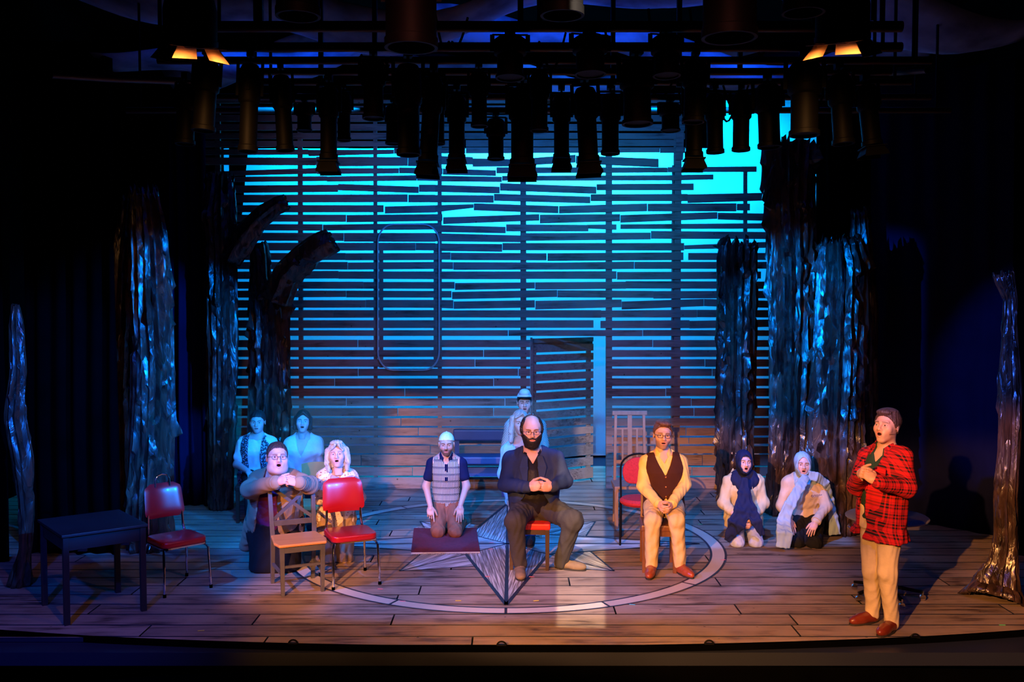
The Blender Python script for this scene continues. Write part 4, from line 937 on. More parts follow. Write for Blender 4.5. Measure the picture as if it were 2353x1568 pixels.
class Field:
    def __init__(s, lo, hi, h):
        s.h = h; s.lo = np.floor(np.asarray(lo) / h) * h; s.n = np.maximum(4, np.ceil((np.asarray(hi) - s.lo) / h).astype(int) + 1)
        s.ax = [(s.lo[i] + h * np.arange(s.n[i])).astype(np.float32) for i in range(3)]
        s.D = np.full(tuple(s.n), 0.2, np.float32)
    def sub(s, lo, hi):
        a = [max(0, int((lo[i] - s.lo[i]) / s.h)) for i in range(3)]; b = [min(s.n[i], int((hi[i] - s.lo[i]) / s.h) + 2) for i in range(3)]
        if any(b[i] <= a[i] for i in range(3)): return None
        sl = tuple(slice(a[i], b[i]) for i in range(3))
        return sl, s.ax[0][a[0]:b[0]][:, None, None], s.ax[1][a[1]:b[1]][None, :, None], s.ax[2][a[2]:b[2]][None, None, :]
    def add(s, prim, k=0.02, off=0.0, neg=False):
        fn, lo, hi = prim; m = 0.05 + off + k
        r = s.sub(np.asarray(lo) - m, np.asarray(hi) + m)
        if r is None: return s
        sl, x, y, z = r; d = fn(x, y, z) - off; c = s.D[sl]
        if neg:
            a, b = c, -d; hh = np.maximum(k - np.abs(a - b), 0) / k if k > 0 else 0; s.D[sl] = np.maximum(a, b) + hh * hh * k / 4
        else:
            hh = np.maximum(k - np.abs(c - d), 0) / max(k, 1e-6); s.D[sl] = np.minimum(c, d) - hh * hh * k / 4
        return s
    def grid(s): return s.ax[0][:, None, None], s.ax[1][None, :, None], s.ax[2][None, None, :]
    def verts(s):
        D = s.D; D[0], D[-1], D[:, 0], D[:, -1], D[:, :, 0], D[:, :, -1] = (np.maximum(D[0], .01), np.maximum(D[-1], .01), np.maximum(D[:, 0], .01), np.maximum(D[:, -1], .01), np.maximum(D[:, :, 0], .01), np.maximum(D[:, :, -1], .01))
        g = vdb.FloatGrid(0.2); g.copyFromArray(np.ascontiguousarray(np.clip(D, -.2, .2)), tolerance=0.0)
        g.transform = vdb.createLinearTransform(voxelSize=1.0)
        p, q = g.convertToQuads(0.0)
        return p * s.h + s.lo, q

def cap(a, b, ra, rb=None, sq=None):
    """tapered capsule"""
    a = np.asarray(a, float); b = np.asarray(b, float); rb = ra if rb is None else rb
    ab = b - a; L2 = float(ab @ ab) + 1e-9
    def fn(x, y, z):
        px, py, pz = x - a[0], y - a[1], z - a[2]
        t = np.clip((px * ab[0] + py * ab[1] + pz * ab[2]) / L2, 0, 1)
        return np.sqrt((px - t * ab[0]) ** 2 + (py - t * ab[1]) ** 2 + (pz - t * ab[2]) ** 2) - (ra + (rb - ra) * t)
    R = max(ra, rb); return fn, np.minimum(a, b) - R, np.maximum(a, b) + R
def ell(c, r, M=None):
    c = np.asarray(c, float); r = np.asarray(r, float); M = np.eye(3) if M is None else M   # columns of M are the axes
    def fn(x, y, z):
        px, py, pz = x - c[0], y - c[1], z - c[2]
        u = (px * M[0, 0] + py * M[1, 0] + pz * M[2, 0]) / r[0]; v = (px * M[0, 1] + py * M[1, 1] + pz * M[2, 1]) / r[1]; w = (px * M[0, 2] + py * M[1, 2] + pz * M[2, 2]) / r[2]
        k0 = np.sqrt(u * u + v * v + w * w) + 1e-6
        k1 = np.sqrt((u / r[0]) ** 2 + (v / r[1]) ** 2 + (w / r[2]) ** 2) + 1e-6
        return k0 * (k0 - 1) / k1
    R = r.max(); return fn, c - R, c + R
def strap(pts, w, t, nrm_):
    """flat ribbon of capsule boxes along pts: half width w, half thickness t, face normals nrm_"""
    out = []
    for i in range(len(pts) - 1):
        a, b = np.asarray(pts[i], float), np.asarray(pts[i+1], float); ww0 = w[i] if isinstance(w, (list, tuple)) else w; ww1 = w[i+1] if isinstance(w, (list, tuple)) else w
        n_ = nrm(nrm_[i] if isinstance(nrm_, list) else nrm_); d = nrm(b - a); n_ = nrm(n_ - d * (n_ @ d)); s_ = np.cross(d, n_); L = np.linalg.norm(b - a)
        def fn(x, y, z, a=a, d=d, n_=n_, s_=s_, L=L, ww0=ww0, ww1=ww1):
            px, py, pz = x - a[0], y - a[1], z - a[2]
            u = px * d[0] + py * d[1] + pz * d[2]; v = px * s_[0] + py * s_[1] + pz * s_[2]; w_ = px * n_[0] + py * n_[1] + pz * n_[2]
            tt = np.clip(u / L, 0, 1); hw = ww0 + (ww1 - ww0) * tt
            qx = np.maximum(np.abs(u - L / 2) - L / 2, 0); qy = np.maximum(np.abs(v) - (hw - t), 0); qz = np.abs(w_)
            return np.sqrt(qx * qx + qy * qy + qz * qz) - t
        R = max(ww0, ww1) + t; out.append((fn, np.minimum(a, b) - R, np.maximum(a, b) + R))
    return out

def wrinkle(F, amp, wl, seed=0, stretch=(1, 1, 1), region=None):
    x, y, z = F.grid(); rg = np.random.RandomState(seed); k = 2 * math.pi / wl
    D = F.D; m = np.abs(D) < 0.05
    W_ = 0
    w1 = np.sin(k * .31 * x * stretch[0] + 1.3 * seed) + np.sin(k * .37 * z * stretch[2] + seed) + np.sin(k * .29 * y + 2 * seed)
    for i in range(3):
        d = rg.randn(3); d /= np.linalg.norm(d); ph = rg.rand() * 6.28
        W_ = W_ + np.sin(k * (.7 + .4 * i) * (d[0] * x * stretch[0] + d[1] * y * stretch[1] + d[2] * z * stretch[2]) + 1.6 * w1 + ph)
    W_ = W_ / 3
    F.D = D + amp * (W_ if region is None else W_ * region(x, y, z))
    return F

def sdf_obj(name, F, m, parent, xf=None, smooth=True):
    v, q = F.verts()
    if xf is not None: v = v @ xf[0].T + xf[1]
    me = bpy.data.meshes.new(name); nq = len(q)
    me.vertices.add(len(v)); me.vertices.foreach_set('co', v.astype(np.float32).ravel())
    me.loops.add(nq * 4); me.loops.foreach_set('vertex_index', q.astype(np.int32).ravel())
    me.polygons.add(nq); me.polygons.foreach_set('loop_start', np.arange(0, nq * 4, 4, dtype=np.int32))
    me.polygons.foreach_set('use_smooth', np.full(nq, smooth))
    me.update(calc_edges=True); me.validate()
    if m: me.materials.append(m)
    o = bpy.data.objects.new(name, me); C.objects.link(o)
    if parent is not None: o.parent = parent
    return o

# ---- cloth patterns ------------------------------------------------------------------------------------------------
def nodes_mat(name, build, rough=.85, sheen=.0):
    m = bpy.data.materials.new(name); m.use_nodes = True; n = m.node_tree.nodes; l = m.node_tree.links; b = n['Principled BSDF']
    b.inputs['Roughness'].default_value = rough; b.inputs['Sheen Weight'].default_value = sheen; b.inputs['Specular IOR Level'].default_value = .3
    tc = n.new('ShaderNodeTexCoord'); sep = n.new('ShaderNodeSeparateXYZ'); l.new(tc.outputs['Object'], sep.inputs[0])
    def M(op, a, b_=None, c=None):
        q = n.new('ShaderNodeMath'); q.operation = op
        for i, s in enumerate((a, b_, c)):
            if s is None: continue
            if isinstance(s, (int, float)): q.inputs[i].default_value = s
            else: l.new(s, q.inputs[i])
        return q.outputs[0]
    def mix(f, A, B):
        q = n.new('ShaderNodeMix'); q.data_type = 'RGBA'
        if isinstance(f, (int, float)): q.inputs[0].default_value = f
        else: l.new(f, q.inputs[0])
        for i, s in ((6, A), (7, B)):
            if isinstance(s, tuple): q.inputs[i].default_value = (*s, 1)
            else: l.new(s, q.inputs[i])
        return q.outputs[2]
    col = build(n, l, M, mix, sep, tc); l.new(col, b.inputs['Base Color']); MATS[name] = m; return m
def stripe(M, c, period, width, off=0.0):
    f = M('FRACT', M('DIVIDE', M('ADD', c, 50 * period + off), period)); return M('LESS_THAN', f, width / period)
def plaid(n, l, M, mix, sep, tc):
    x = M('ADD', sep.outputs[0], M('MULTIPLY', sep.outputs[1], .6)); z = M('ADD', sep.outputs[2], M('MULTIPLY', sep.outputs[0], .12)); P_ = .078
    a = M('MAXIMUM', M('MAXIMUM', stripe(M, x, P_, .015), stripe(M, x, P_, .015, .024)), M('MULTIPLY', stripe(M, x, P_, .004, .052), .7))
    b = M('MAXIMUM', M('MAXIMUM', stripe(M, z, P_, .015), stripe(M, z, P_, .015, .024)), M('MULTIPLY', stripe(M, z, P_, .004, .052), .7))
    s = M('MULTIPLY', M('ADD', a, b), .5)
    return mix(M('MULTIPLY', s, 1.0), (.55, .008, .014), (.012, .006, .012))
M_plaid = nodes_mat('red_black_plaid_flannel', plaid)
def polo(n, l, M, mix, sep, tc):
    x = sep.outputs[0]; z = sep.outputs[2]
    v = stripe(M, x, .0165, .0095); zr = M('FRACT', M('DIVIDE', M('ADD', z, 2.0), .078)); band = M('LESS_THAN', zr, .22)
    dg = stripe(M, M('ADD', x, M('MULTIPLY', z, .8)), .0165, .006)
    edge = M('MAXIMUM', M('LESS_THAN', M('ABSOLUTE', M('SUBTRACT', zr, .0)), .03), M('LESS_THAN', M('ABSOLUTE', M('SUBTRACT', zr, .22)), .03))
    f = M('ADD', M('MULTIPLY', v, M('SUBTRACT', 1, band)), M('MULTIPLY', dg, band)); f = M('MULTIPLY', f, M('SUBTRACT', 1, edge))
    return mix(f, (.010, .012, .028), (.60, .58, .55))
M_polo = nodes_mat('knitted_polo_front', polo)
def floral(n, l, M, mix, sep, tc):
    v = n.new('ShaderNodeTexVoronoi'); v.inputs['Scale'].default_value = 42; l.new(tc.outputs['Object'], v.inputs['Vector'])
    f = M('LESS_THAN', v.outputs['Distance'], .26); t = n.new('ShaderNodeTexNoise'); t.inputs['Scale'].default_value = 60; l.new(tc.outputs['Object'], t.inputs['Vector'])
    return mix(f, (.85, .72, .62), (.30, .12, .08))
M_floral = nodes_mat('small_flower_print_blouse', floral, .7)
def weave(n, l, M, mix, sep, tc):
    s = stripe(M, M('ADD', sep.outputs[0], M('MULTIPLY', sep.outputs[2], .7)), .016, .006); s2 = stripe(M, M('SUBTRACT', sep.outputs[0], M('MULTIPLY', sep.outputs[2], .7)), .02, .004)
    return mix(M('MAXIMUM', s, s2), (.62, .68, .66), (.10, .14, .16))
M_check = nodes_mat('fine_diagonal_check_shirt', weave, .75)
def lace(n, l, M, mix, sep, tc):
    v = n.new('ShaderNodeTexVoronoi'); v.inputs['Scale'].default_value = 62; l.new(tc.outputs['Object'], v.inputs['Vector'])
    return mix(M('GREATER_THAN', v.outputs['Distance'], .62), (.02, .02, .035), (.30, .30, .38))
M_lace = nodes_mat('dark_patterned_waistcoat', lace, .6)
def knit(n, l, M, mix, sep, tc):
    return mix(M('MULTIPLY', stripe(M, sep.outputs[0], .013, .004), .5), (.32, .21, .13), (.18, .115, .07))
M_tan = nodes_mat('tan_ribbed_cardigan', knit, .95, .0)
cl = lambda nm, c, r=.85, b=.25, c2=None, sh=0.0: mat(nm, c, r, spec=.15, noise=(9, .25), col2=c2, bump=(55, b), sheen=sh)
M_whitetee = cl('white_cotton', (.66, .66, .64)); M_warmwhite = cl('warm_lit_white_cotton', (.56, .44, .32)); M_cream = cl('cream_fleece', (.54, .45, .26), .95); M_blazer = cl('navy_blazer_wool', (.028, .040, .085), .8)  # kneeling woman's shirt: white cotton with the warm light's tint mixed in
M_blackshirt = cl('black_satin_shirt', (.012, .010, .014), .45); M_charcoal = cl('charcoal_trousers', (.045, .04, .04)); M_khaki = cl('khaki_chinos', (.62, .46, .24), .85)  # chinos carry the warm light's tint in their base colour
M_yellow = cl('cream_yellow_shirt', (.85, .56, .17), .8); M_brownvest = cl('dark_brown_waistcoat', (.055, .018, .012), .9); M_rust = cl('rust_trousers', (.26, .09, .05))  # cream shirt deepened with the warm light's amber in its colour
M_navy = cl('navy_knit', (.008, .012, .055), .85); M_green = cl('bottle_green_polo', (.02, .05, .035)); M_stone = cl('stone_jeans', (.72, .57, .36)); M_skirt = cl('black_skirt', (.01, .01, .014))  # jeans colour holds some of the warm light's tint
M_denim = cl('light_blue_denim', (.42, .48, .62)); M_darkdenim = cl('dark_blue_denim', (.02, .035, .15)); M_tantrous = cl('tan_trousers', (.42, .28, .15)); M_blackcl = cl('black_cotton', (.01, .01, .012))
M_scarfd = cl('midnight_blue_scarf', (.010, .015, .055), .8, .15); M_scarfl = mat('pale_blue_sheer_scarf', (.30, .42, .52), .75, spec=.3, noise=(9, .2), alpha=.96, bump=(30, .2))
M_teal = cl('pale_teal_jacket', (.35, .6, .62)); M_maroon = cl('maroon_dress_blue_print', (.10, .012, .02), c2=(.03, .03, .5)); M_oliveT = cl('olive_tee', (.2, .2, .12))
M_hair = {k: mat('hair_' + k, c, .55, noise=(60, .6), bump=(90, .6), stretch=(1, 1, .25)) for k, c in dict(dark=(.012, .008, .008), brown=(.06, .028, .016), auburn=(.12, .045, .02), silver=(.50, .47, .42), grey=(.45, .42, .38)).items()}
M_leather = mat('tan_leather', (.30, .055, .018), .32, noise=(8, .4), coat=.3); M_leather2 = mat('oxblood_leather', (.16, .022, .010), .3, noise=(8, .4), coat=.3)
M_suede = mat('olive_suede_boot', (.20, .13, .07), .8, noise=(12, .4)); M_rubber = mat('dark_rubber_sole', (.02, .015, .012), .8); M_whitesole = mat('white_trainer_sole', (.7, .7, .7), .6)
M_spec = mat('spectacle_frame', (.01, .008, .01), .3); M_lens = mat('spectacle_lens', (1, 1, 1), .03, trans=1.0, alpha=.12)
M_eye = mat('eye_white', (.75, .72, .68), .2); M_iris = mat('dark_iris', (.02, .012, .008), .15); M_knitcap = cl('white_knit_skullcap', (.85, .84, .80), .95, .8); M_button = mat('brass_button', (.4, .16, .06), .4)
M_teeth = mat('teeth', (.75, .7, .62), .3); M_mic = mat('beige_microphone', (.2, .1, .06), .5); M_strapm = mat('watch_strap', (.01, .01, .01), .5)
SKIN = {}
def skin_mat(key, c):
    if key in SKIN: return SKIN[key]
    m = mat('skin_' + key, c, .5, vcol=True); b = m.node_tree.nodes['Principled BSDF']; b.inputs['Subsurface Weight'].default_value = .06; b.inputs['Subsurface Radius'].default_value = (.01, .004, .002)
    SKIN[key] = m; return m

# ---- head ------------------------------------------------------------------------------------------------------------
def rot_zyx(yaw, pitch, roll):
    """yaw: + turns the face towards image right; pitch: + lifts the chin; roll: + tips the head to image right"""
    return np.array(Matrix.Rotation(math.radians(yaw), 3, 'Z') @ Matrix.Rotation(math.radians(-pitch), 3, 'X') @ Matrix.Rotation(math.radians(roll), 3, 'Y'))
def head_field(o, h=.0036, lo=(-.11, -.135, -.205), hi=(.11, .135, .15)):
    F = Field(lo, hi, h); w = o.get('wide', 1.0); jaw = o.get('jaw', 1.0); mo = o.get('mouth', .3); fat = o.get('fat', 0)
    F.add(ell((0, .022, .042), (.074 * w, .092, .084)), .01)
    F.add(ell((0, -.022, -.012), (.064 * w, .07, .088)), .04)
    F.add(ell((0, -.030, -.062 - .008 * mo), ((.047 + .018 * fat) * w * jaw, .058, .045)), .04)
    F.add(ell((0, -.070, -.094 - .014 * mo), (.024 * jaw, .020, .017)), .035)
    if fat: F.add(ell((0, -.025, -.102), (.055 * fat + .02, .055, .035)), .04)
    for s in (-1, 1):
        F.add(ell((s * .040 * w, -.062, -.022), (.025 + .006 * fat, .022, .026 + .006 * fat)), .03)
        F.add(cap((s * .012, -.088, .028), (s * .045, -.074, .030), .008, .007), .018)
    for s in (-1, 1): F.add(ell((s * .0315, -.100, .006), (.019, .019, .0125)), .014, neg=True)
    F.add(cap((0, -.088, .018), (0, -.110, -.020), .0075, .0105), .014)
    F.add(ell((0, -.109, -.027), (.0125, .0125, .010)), .010)
    for s in (-1, 1): F.add(ell((s * .0125, -.098, -.030), (.0085, .011, .0078)), .008)
    # eyelids
    for s in (-1, 1): F.add(ell((s * .0315, -.0745, .0055), (.0165, .0145, .0125)), .004)
    for s in (-1, 1): F.add(ell((s * .0315, -.092, .0048), (.0128, .0095, .0030)), .002, neg=True)
    # lips and open mouth
    zl = -.060; g = .0075 * mo
    F.add(ell((0, -.085, zl), (.034, .016, .022 + g)), .02)
    F.add(cap((-.019, -.094, zl + .003 + g), (0, -.1005, zl + .006 + g), .0045, .0058), .006); F.add(cap((.019, -.094, zl + .003 + g), (0, -.1005, zl + .006 + g), .0045, .0058), .006)
    F.add(cap((-.017, -.092, zl - .004 - g), (0, -.098, zl - .008 - g * 1.3), .005, .007), .006); F.add(cap((.017, -.092, zl - .004 - g), (0, -.098, zl - .008 - g * 1.3), .005, .007), .006)
    if mo > .05: F.add(ell((0, -.098, zl - .001), (.0195 - .003 * mo, .030, .0018 + .0095 * mo)), .003, neg=True)
    else: F.add(ell((0, -.108, zl - .001), (.022, .010, .0012)), .003, neg=True)
    if not o.get('noears'):
        for s in (-1, 1):
            M = np.array(Euler((.15, 0, s * .35)).to_matrix())
            F.add(ell((s * .079 * w, .012, -.004), (.0075, .0185, .031), M), .008); F.add(ell((s * .088 * w, .006, -.003), (.006, .009, .018), M), .006, neg=True)
    nr = o.get('neck_r', .054)
    F.add(cap((0, .030, -.06), (0, .050, -.21), nr, nr * .80), .03)
    return F
def head_tint(v, base, o):
    """lip, brow, stubble and blush colour, plus painted eye socket shade, by place on the face (local head coordinates)"""
    x, y, z = v[:, 0], v[:, 1], v[:, 2]; mo = o.get('mouth', .3); g = .0075 * mo; zl = -.060
    c = np.tile(np.array(base), (len(v), 1)); c *= (1 + .05 * np.sin(x * 90) * np.sin(z * 70))[:, None]
    def blend(mask, col):
        nonlocal c; mask = np.clip(mask, 0, 1)[:, None]; c = c * (1 - mask) + np.array(col) * mask
    front = (y < -.07)
    blend(.35 * np.exp(-(((np.abs(x) - .042) / .018) ** 2 + ((z + .025) / .02) ** 2)) * front, (base[0] * .95, base[1] * .6, base[2] * .55))
    lip = np.exp(-np.clip(np.abs(z - zl) - .009 - g, 0, 1) / .0018) * np.exp(-np.clip(np.abs(x) - .021, 0, 1) / .002) * front
    blend(lip * o.get('lipamt', .75), o.get('lip', (base[0] * .8, base[1] * .36, base[2] * .36)))
    if mo > .05:
        inm = ((x / .020) ** 2 + ((z - zl) / (.004 + .0095 * mo)) ** 2 < 1) & (y > -.0955) & (y < -.04)
        blend(inm.astype(float), (.03, .005, .005))
    br = o.get('brow', (.03, .015, .01)); bz = .026 + o.get('browlift', 0) - .5 * (np.abs(np.abs(x) - .031)) ** 1.0 * .25 - o.get('frown', 0) * (.03 - np.abs(x)) * .35
    blend(np.exp(-((z - bz) / .0042) ** 2) * (np.abs(np.abs(x) - .031) < .019) * front * o.get('browamt', .9), br)
    blend(.62 * np.exp(-(((np.abs(x) - .0315) / .019) ** 2 + ((z - .004) / .012) ** 2)) * (y < -.06), (base[0] * .6, base[1] * .45, base[2] * .42))  # darkens the eye sockets: shade painted into the skin tint
    if o.get('stubble'): blend(o['stubble'] * np.clip((-z - .028) / .02, 0, 1) * (y < .02) * (1 - lip) * np.clip((-.035 - z + np.abs(x) * .55 + (np.abs(x) < .03) * .012) / .012, 0, 1), (.05, .03, .02))
    return c
HAIRH = lambda pts: (lambda y: np.interp(y, [p[0] for p in pts], [p[1] for p in pts]))
def hair_shell(o, t, height, noise=(.0022, .02), lo=(-.13, -.15, -.2), hi=(.13, .16, .19), h=.0045, extra=None, cut=None, side=0.0, noears=True):
    oo = dict(o); oo['noears'] = noears; F = head_field(oo, h=h, lo=lo, hi=hi); x, y, z = F.grid(); base = F.D.copy()
    hh = height(y) if callable(height) else height
    mask = (hh - z) + side * np.clip(.05 - np.abs(x), -.05, .05)
    D = np.maximum(base - t, mask)
    if extra:
        F.D = D
        for pr in extra: F.add(pr, .012)
        D = F.D
    if cut is not None: D = np.maximum(D, cut(x, y, z))
    if len(noise) < 3:
        th = np.arctan2(x, .03 - y); wv = 1.5 * np.sin(z * 26 + 1.0) + .8 * np.sin(z * 55 + th * 3)
        D = D + noise[0] * (.55 * np.sin(th * 44 + wv) + .35 * np.sin(th * 83 + 2 * wv) + .6 * np.sin(th * 17 + wv + 1.0))
    else: D = D + noise[0] * (np.sin(x * 6.28 / noise[1] + 2 * np.sin(z * 60)) * np.sin(z * 3.5 / noise[1] + 1.3) + .7 * np.sin(y * 6.28 / noise[1] * .8 + x * 80) * np.sin(z * 5 / noise[1]))
    F.D = D; return F

# ---- hand ------------------------------------------------------------------------------------------------------------
def hand(wrist, fwd, palm, thumb, curl=(20, 30, 20), sc=1.0, spread=.12, tcurl=30, fan=0.0):
    """prims of one hand: fwd wrist->knuckles, palm = palm normal, thumb = direction of the thumb side"""
    f = nrm(fwd); n_ = nrm(np.asarray(palm, float) - f * (np.dot(palm, f))); s = np.cross(f, n_); s = s if s @ np.asarray(thumb, float) > 0 else -s
    w = np.asarray(wrist, float); pr = []
    Mx = np.stack([f, s, n_], 1)
    pr.append((ell(w + f * .052 * sc, (.056 * sc, .042 * sc, .0165 * sc), Mx), .012)); pr.append((cap(w - f * .02 * sc, w + f * .03 * sc, .024 * sc, .026 * sc), .015))
    lens = [(.043, .025, .020), (.047, .029, .022), (.044, .027, .021), (.034, .021, .018)]; rs = [.0092, .0095, .009, .008]
    for i in range(4):
        off = (.031 - .0205 * i); b = w + f * (.092 - .006 * abs(i - 1.2)) * sc + s * off * sc; d0 = nrm(f + s * (off * spread * 20 + fan)); a = 0
        pr.append((cap(w + f * .04 * sc + s * off * .7 * sc, b, .011 * sc, rs[i] * 1.08 * sc), .008))
        cu = curl[i] if isinstance(curl[0], (list, tuple)) else curl
        for j in range(3):
            a += math.radians(cu[j]); d = d0 * math.cos(a) + n_ * math.sin(a); e = b + d * lens[i][j] * sc
            pr.append((cap(b, e, rs[i] * (1 - .07 * j) * sc, rs[i] * (.93 - .07 * j) * sc), .002)); b = e
    b = w + f * .022 * sc + s * .022 * sc + n_ * .004; d = nrm(f * .72 + s * .72 + n_ * .22)
    e = b + d * .040 * sc; pr.append((cap(b, e, .0155 * sc, .012 * sc), .010)); a = math.radians(tcurl); d2 = nrm(f * math.cos(a * .5) + s * .45 * math.cos(a) + n_ * math.sin(a)); e2 = e + d2 * .032 * sc
    pr.append((cap(e, e2, .0112 * sc, .0102 * sc), .003)); d3 = nrm(d2 + n_ * .35 * math.sin(a)); pr.append((cap(e2, e2 + d3 * .024 * sc, .0100 * sc, .0085 * sc), .002))
    return pr
def clasp(cpt, wl, wr, sc=1.0, fwd=(0, -1, -.1), up=(0, 0, 1)):
    """two hands with interlaced fingers, palms together; wl, wr = wrists (image left, image right)"""
    cpt = np.asarray(cpt, float); up = nrm(up); fw = nrm(fwd); X = nrm(np.cross(fw, up)); X = X if X[0] > 0 else -X
    out = []
    for w, sgn, dz in ((wl, 1, .0055), (wr, -1, -.0055)):
        w = np.asarray(w, float); kn = cpt - X * sgn * .020 * sc + up * dz; f = nrm(kn - w); L = np.linalg.norm(kn - w)
        w2 = kn - f * .088 * sc
        out.append((hand(w2, f, X * sgn - fw * .2, up, curl=(52, 62, 30), sc=sc, spread=0.0, tcurl=35), w2))
    return out

# ---- body ------------------------------------------------------------------------------------------------------------
class Fig:
    def __init__(s, name_label, o):
        s.o = o; s.label = name_label
        J = {}
        for k in ('pelvis', 'neck', 'shL', 'shR', 'elL', 'elR', 'wrL', 'wrR', 'hipL', 'hipR', 'knL', 'knR', 'anL', 'anR', 'toL', 'toR'):
            if k in o:
                v = o[k]; J[k] = tov(P(*v)) if len(v) == 3 else tov(Q(*v[:3]))   # (px, py, Y) or (px, Y, z, 'z')
        U = nrm(J['neck'] - J['pelvis']); R = J['shR'] - J['shL']; R = nrm(R - U * (R @ U)); Fw = np.cross(R, U); Fw = Fw if Fw[1] < .6 else -Fw
        if Fw[1] > 0 and abs(Fw[1]) > .5: Fw = -Fw
        s.U, s.R, s.Fw = U, R, Fw; s.L = float(np.linalg.norm(J['neck'] - J['pelvis']))
        hw = o.get('hipw', .09)
        for sd, sg in (('L', -1), ('R', 1)):
            if 'hip' + sd not in J: J['hip' + sd] = J['pelvis'] + R * sg * hw - U * .0
        s.J = J; hp = o['head']; s.hc = tov(P(*hp[:3])); s.hs = o.get('hs', 1.0); s.HR = rot_zyx(*o.get('hrot', (0, 0, 0)))
        s.fat = o.get('fat', 1.0); s.arm = o.get('arm', 1.0); s.leg = o.get('leg', 1.0); s.o.setdefault('st', None)
        # torso stations: fraction of spine, half width, front depth, back depth
        s.st = o['st'] or [(-.16, .155, .10, .11), (0.0, .168, .11, .13), (.35, .148, .105, .10), (.70, .172, .12, .115), (.88, .165, .10, .105), (1.0, .12, .075, .085), (1.08, .05, .05, .05)]
    def torso(s, t0=-.16, t1=1.08, gs=1.0):
        st = np.array(s.st); pv, U, R, Fw, L = s.J['pelvis'], s.U, s.R, s.Fw, s.L
        def fn(x, y, z):
            px, py, pz = x - pv[0], y - pv[1], z - pv[2]
            u = (px * U[0] + py * U[1] + pz * U[2]) / L; r = px * R[0] + py * R[1] + pz * R[2]; f = px * Fw[0] + py * Fw[1] + pz * Fw[2]
            uc = np.clip(u, st[0, 0], st[-1, 0])
            w = np.interp(uc, st[:, 0], st[:, 1]).astype(np.float32) * gs; df = np.interp(uc, st[:, 0], st[:, 2]) * gs; db = np.interp(uc, st[:, 0], st[:, 3]) * gs
            d = np.where(f > 0, df, db)
            k = (np.abs(r / w) ** 2.3 + np.abs(f / d) ** 2.3) ** (1 / 2.3)
            dd = (k - 1) * np.minimum(w, d) * .9
            return np.maximum(dd, np.maximum((t0 - u) * L, (u - t1) * L)).astype(np.float32)
        rr = max(st[:, 1].max(), st[:, 2].max(), st[:, 3].max()) * gs + .02
        a, b = pv + U * L * t0, pv + U * L * t1
        return fn, np.minimum(a, b) - rr, np.maximum(a, b) + rr
    def loc(s, x, y, z):
        pv, U, R, Fw, L = s.J['pelvis'], s.U, s.R, s.Fw, s.L; px, py, pz = x - pv[0], y - pv[1], z - pv[2]
        return (px * R[0] + py * R[1] + pz * R[2], px * Fw[0] + py * Fw[1] + pz * Fw[2], (px * U[0] + py * U[1] + pz * U[2]) / L)
    def at(s, r, f, u): return s.J['pelvis'] + s.R * r + s.Fw * f + s.U * u * s.L
    def armp(s, sd, e0=0.0, e1=2.0):
        """arm prims between e0 and e1 (0 shoulder, 1 elbow, 2 wrist)"""
        J = s.J; a = s.arm; P3 = [J['sh' + sd], J['el' + sd], J['wr' + sd]]; R3 = [(.051 * a, .040 * a), (.039 * a, .027 * a)]; out = []
        for i in (0, 1):
            t0, t1 = max(0, e0 - i), min(1, e1 - i)
            if t1 <= t0: continue
            A, B = P3[i], P3[i+1]; ra, rb = R3[i]
            out.append(cap(A + (B - A) * t0, A + (B - A) * t1, ra + (rb - ra) * t0, ra + (rb - ra) * t1))
        return out
    def legp(s, sd, e0=0.0, e1=2.0):
        J = s.J; a = s.leg; P3 = [J['hip' + sd], J['kn' + sd], J['an' + sd]]; R3 = [(.088 * a, .060 * a), (.057 * a, .038 * a)]; out = []
        for i in (0, 1):
            t0, t1 = max(0, e0 - i), min(1, e1 - i)
            if t1 <= t0: continue
            A, B = P3[i], P3[i+1]; ra, rb = R3[i]; out.append(cap(A + (B - A) * t0, A + (B - A) * t1, ra + (rb - ra) * t0, ra + (rb - ra) * t1))
        return out
    def box_of(s, prims, m=.06):
        lo = np.min([p[1] for p in prims], 0) - m; hi = np.max([p[2] for p in prims], 0) + m; return lo, hi
    def make_body(s):
        J = s.J; base = s.o.get('skin', (.62, .36, .26)); sm = skin_mat(s.o.get('tone', 'fair'), base)
        prims = [(s.torso(-.16, 1.06, .94), .03), (cap(s.at(0, -.012, .93), s.hc + s.HR @ (V(0, .035, -.09) * s.hs), s.o.get('neck_r', .054) * 1.12 * s.hs, s.o.get('neck_r', .054) * .95 * s.hs), .04)]
        for sd in 'LR':
            prims += [(p, .03) for p in s.armp(sd)] + [(p, .03) for p in s.legp(sd)]
            prims += [(cap(s.at((.04 if sd == 'R' else -.04), -.012, 1.05), J['sh' + sd], .040, .050 * s.arm), .04)]
            if 'to' + sd in J: prims.append((cap(J['an' + sd], J['an' + sd] + (J['to' + sd] - J['an' + sd]) * .45, .030, .020), .02))
        lo, hi = s.box_of([p for p, k in prims]); F = Field(lo, hi, .0125)
        for p, k in prims: F.add(p, k)
        vs_, qs = F.verts(); cols = np.tile(np.array(base), (len(vs_), 1)); VV = [vs_]; QQ = [qs]; CC = [cols]; n = len(vs_)
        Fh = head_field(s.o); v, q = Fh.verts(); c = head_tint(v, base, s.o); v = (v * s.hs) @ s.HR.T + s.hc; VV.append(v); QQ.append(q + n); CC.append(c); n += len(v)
        for pr in s.o.get('_hands', []):
            lo, hi = s.box_of([p for p, k in pr], .012); Fd = Field(lo, hi, .0042)
            for p, k in pr: Fd.add(p, k)
            v, q = Fd.verts(); VV.append(v); QQ.append(q + n); CC.append(np.tile(np.array(base) * np.array([1.0, .95, .93]), (len(v), 1))); n += len(v)
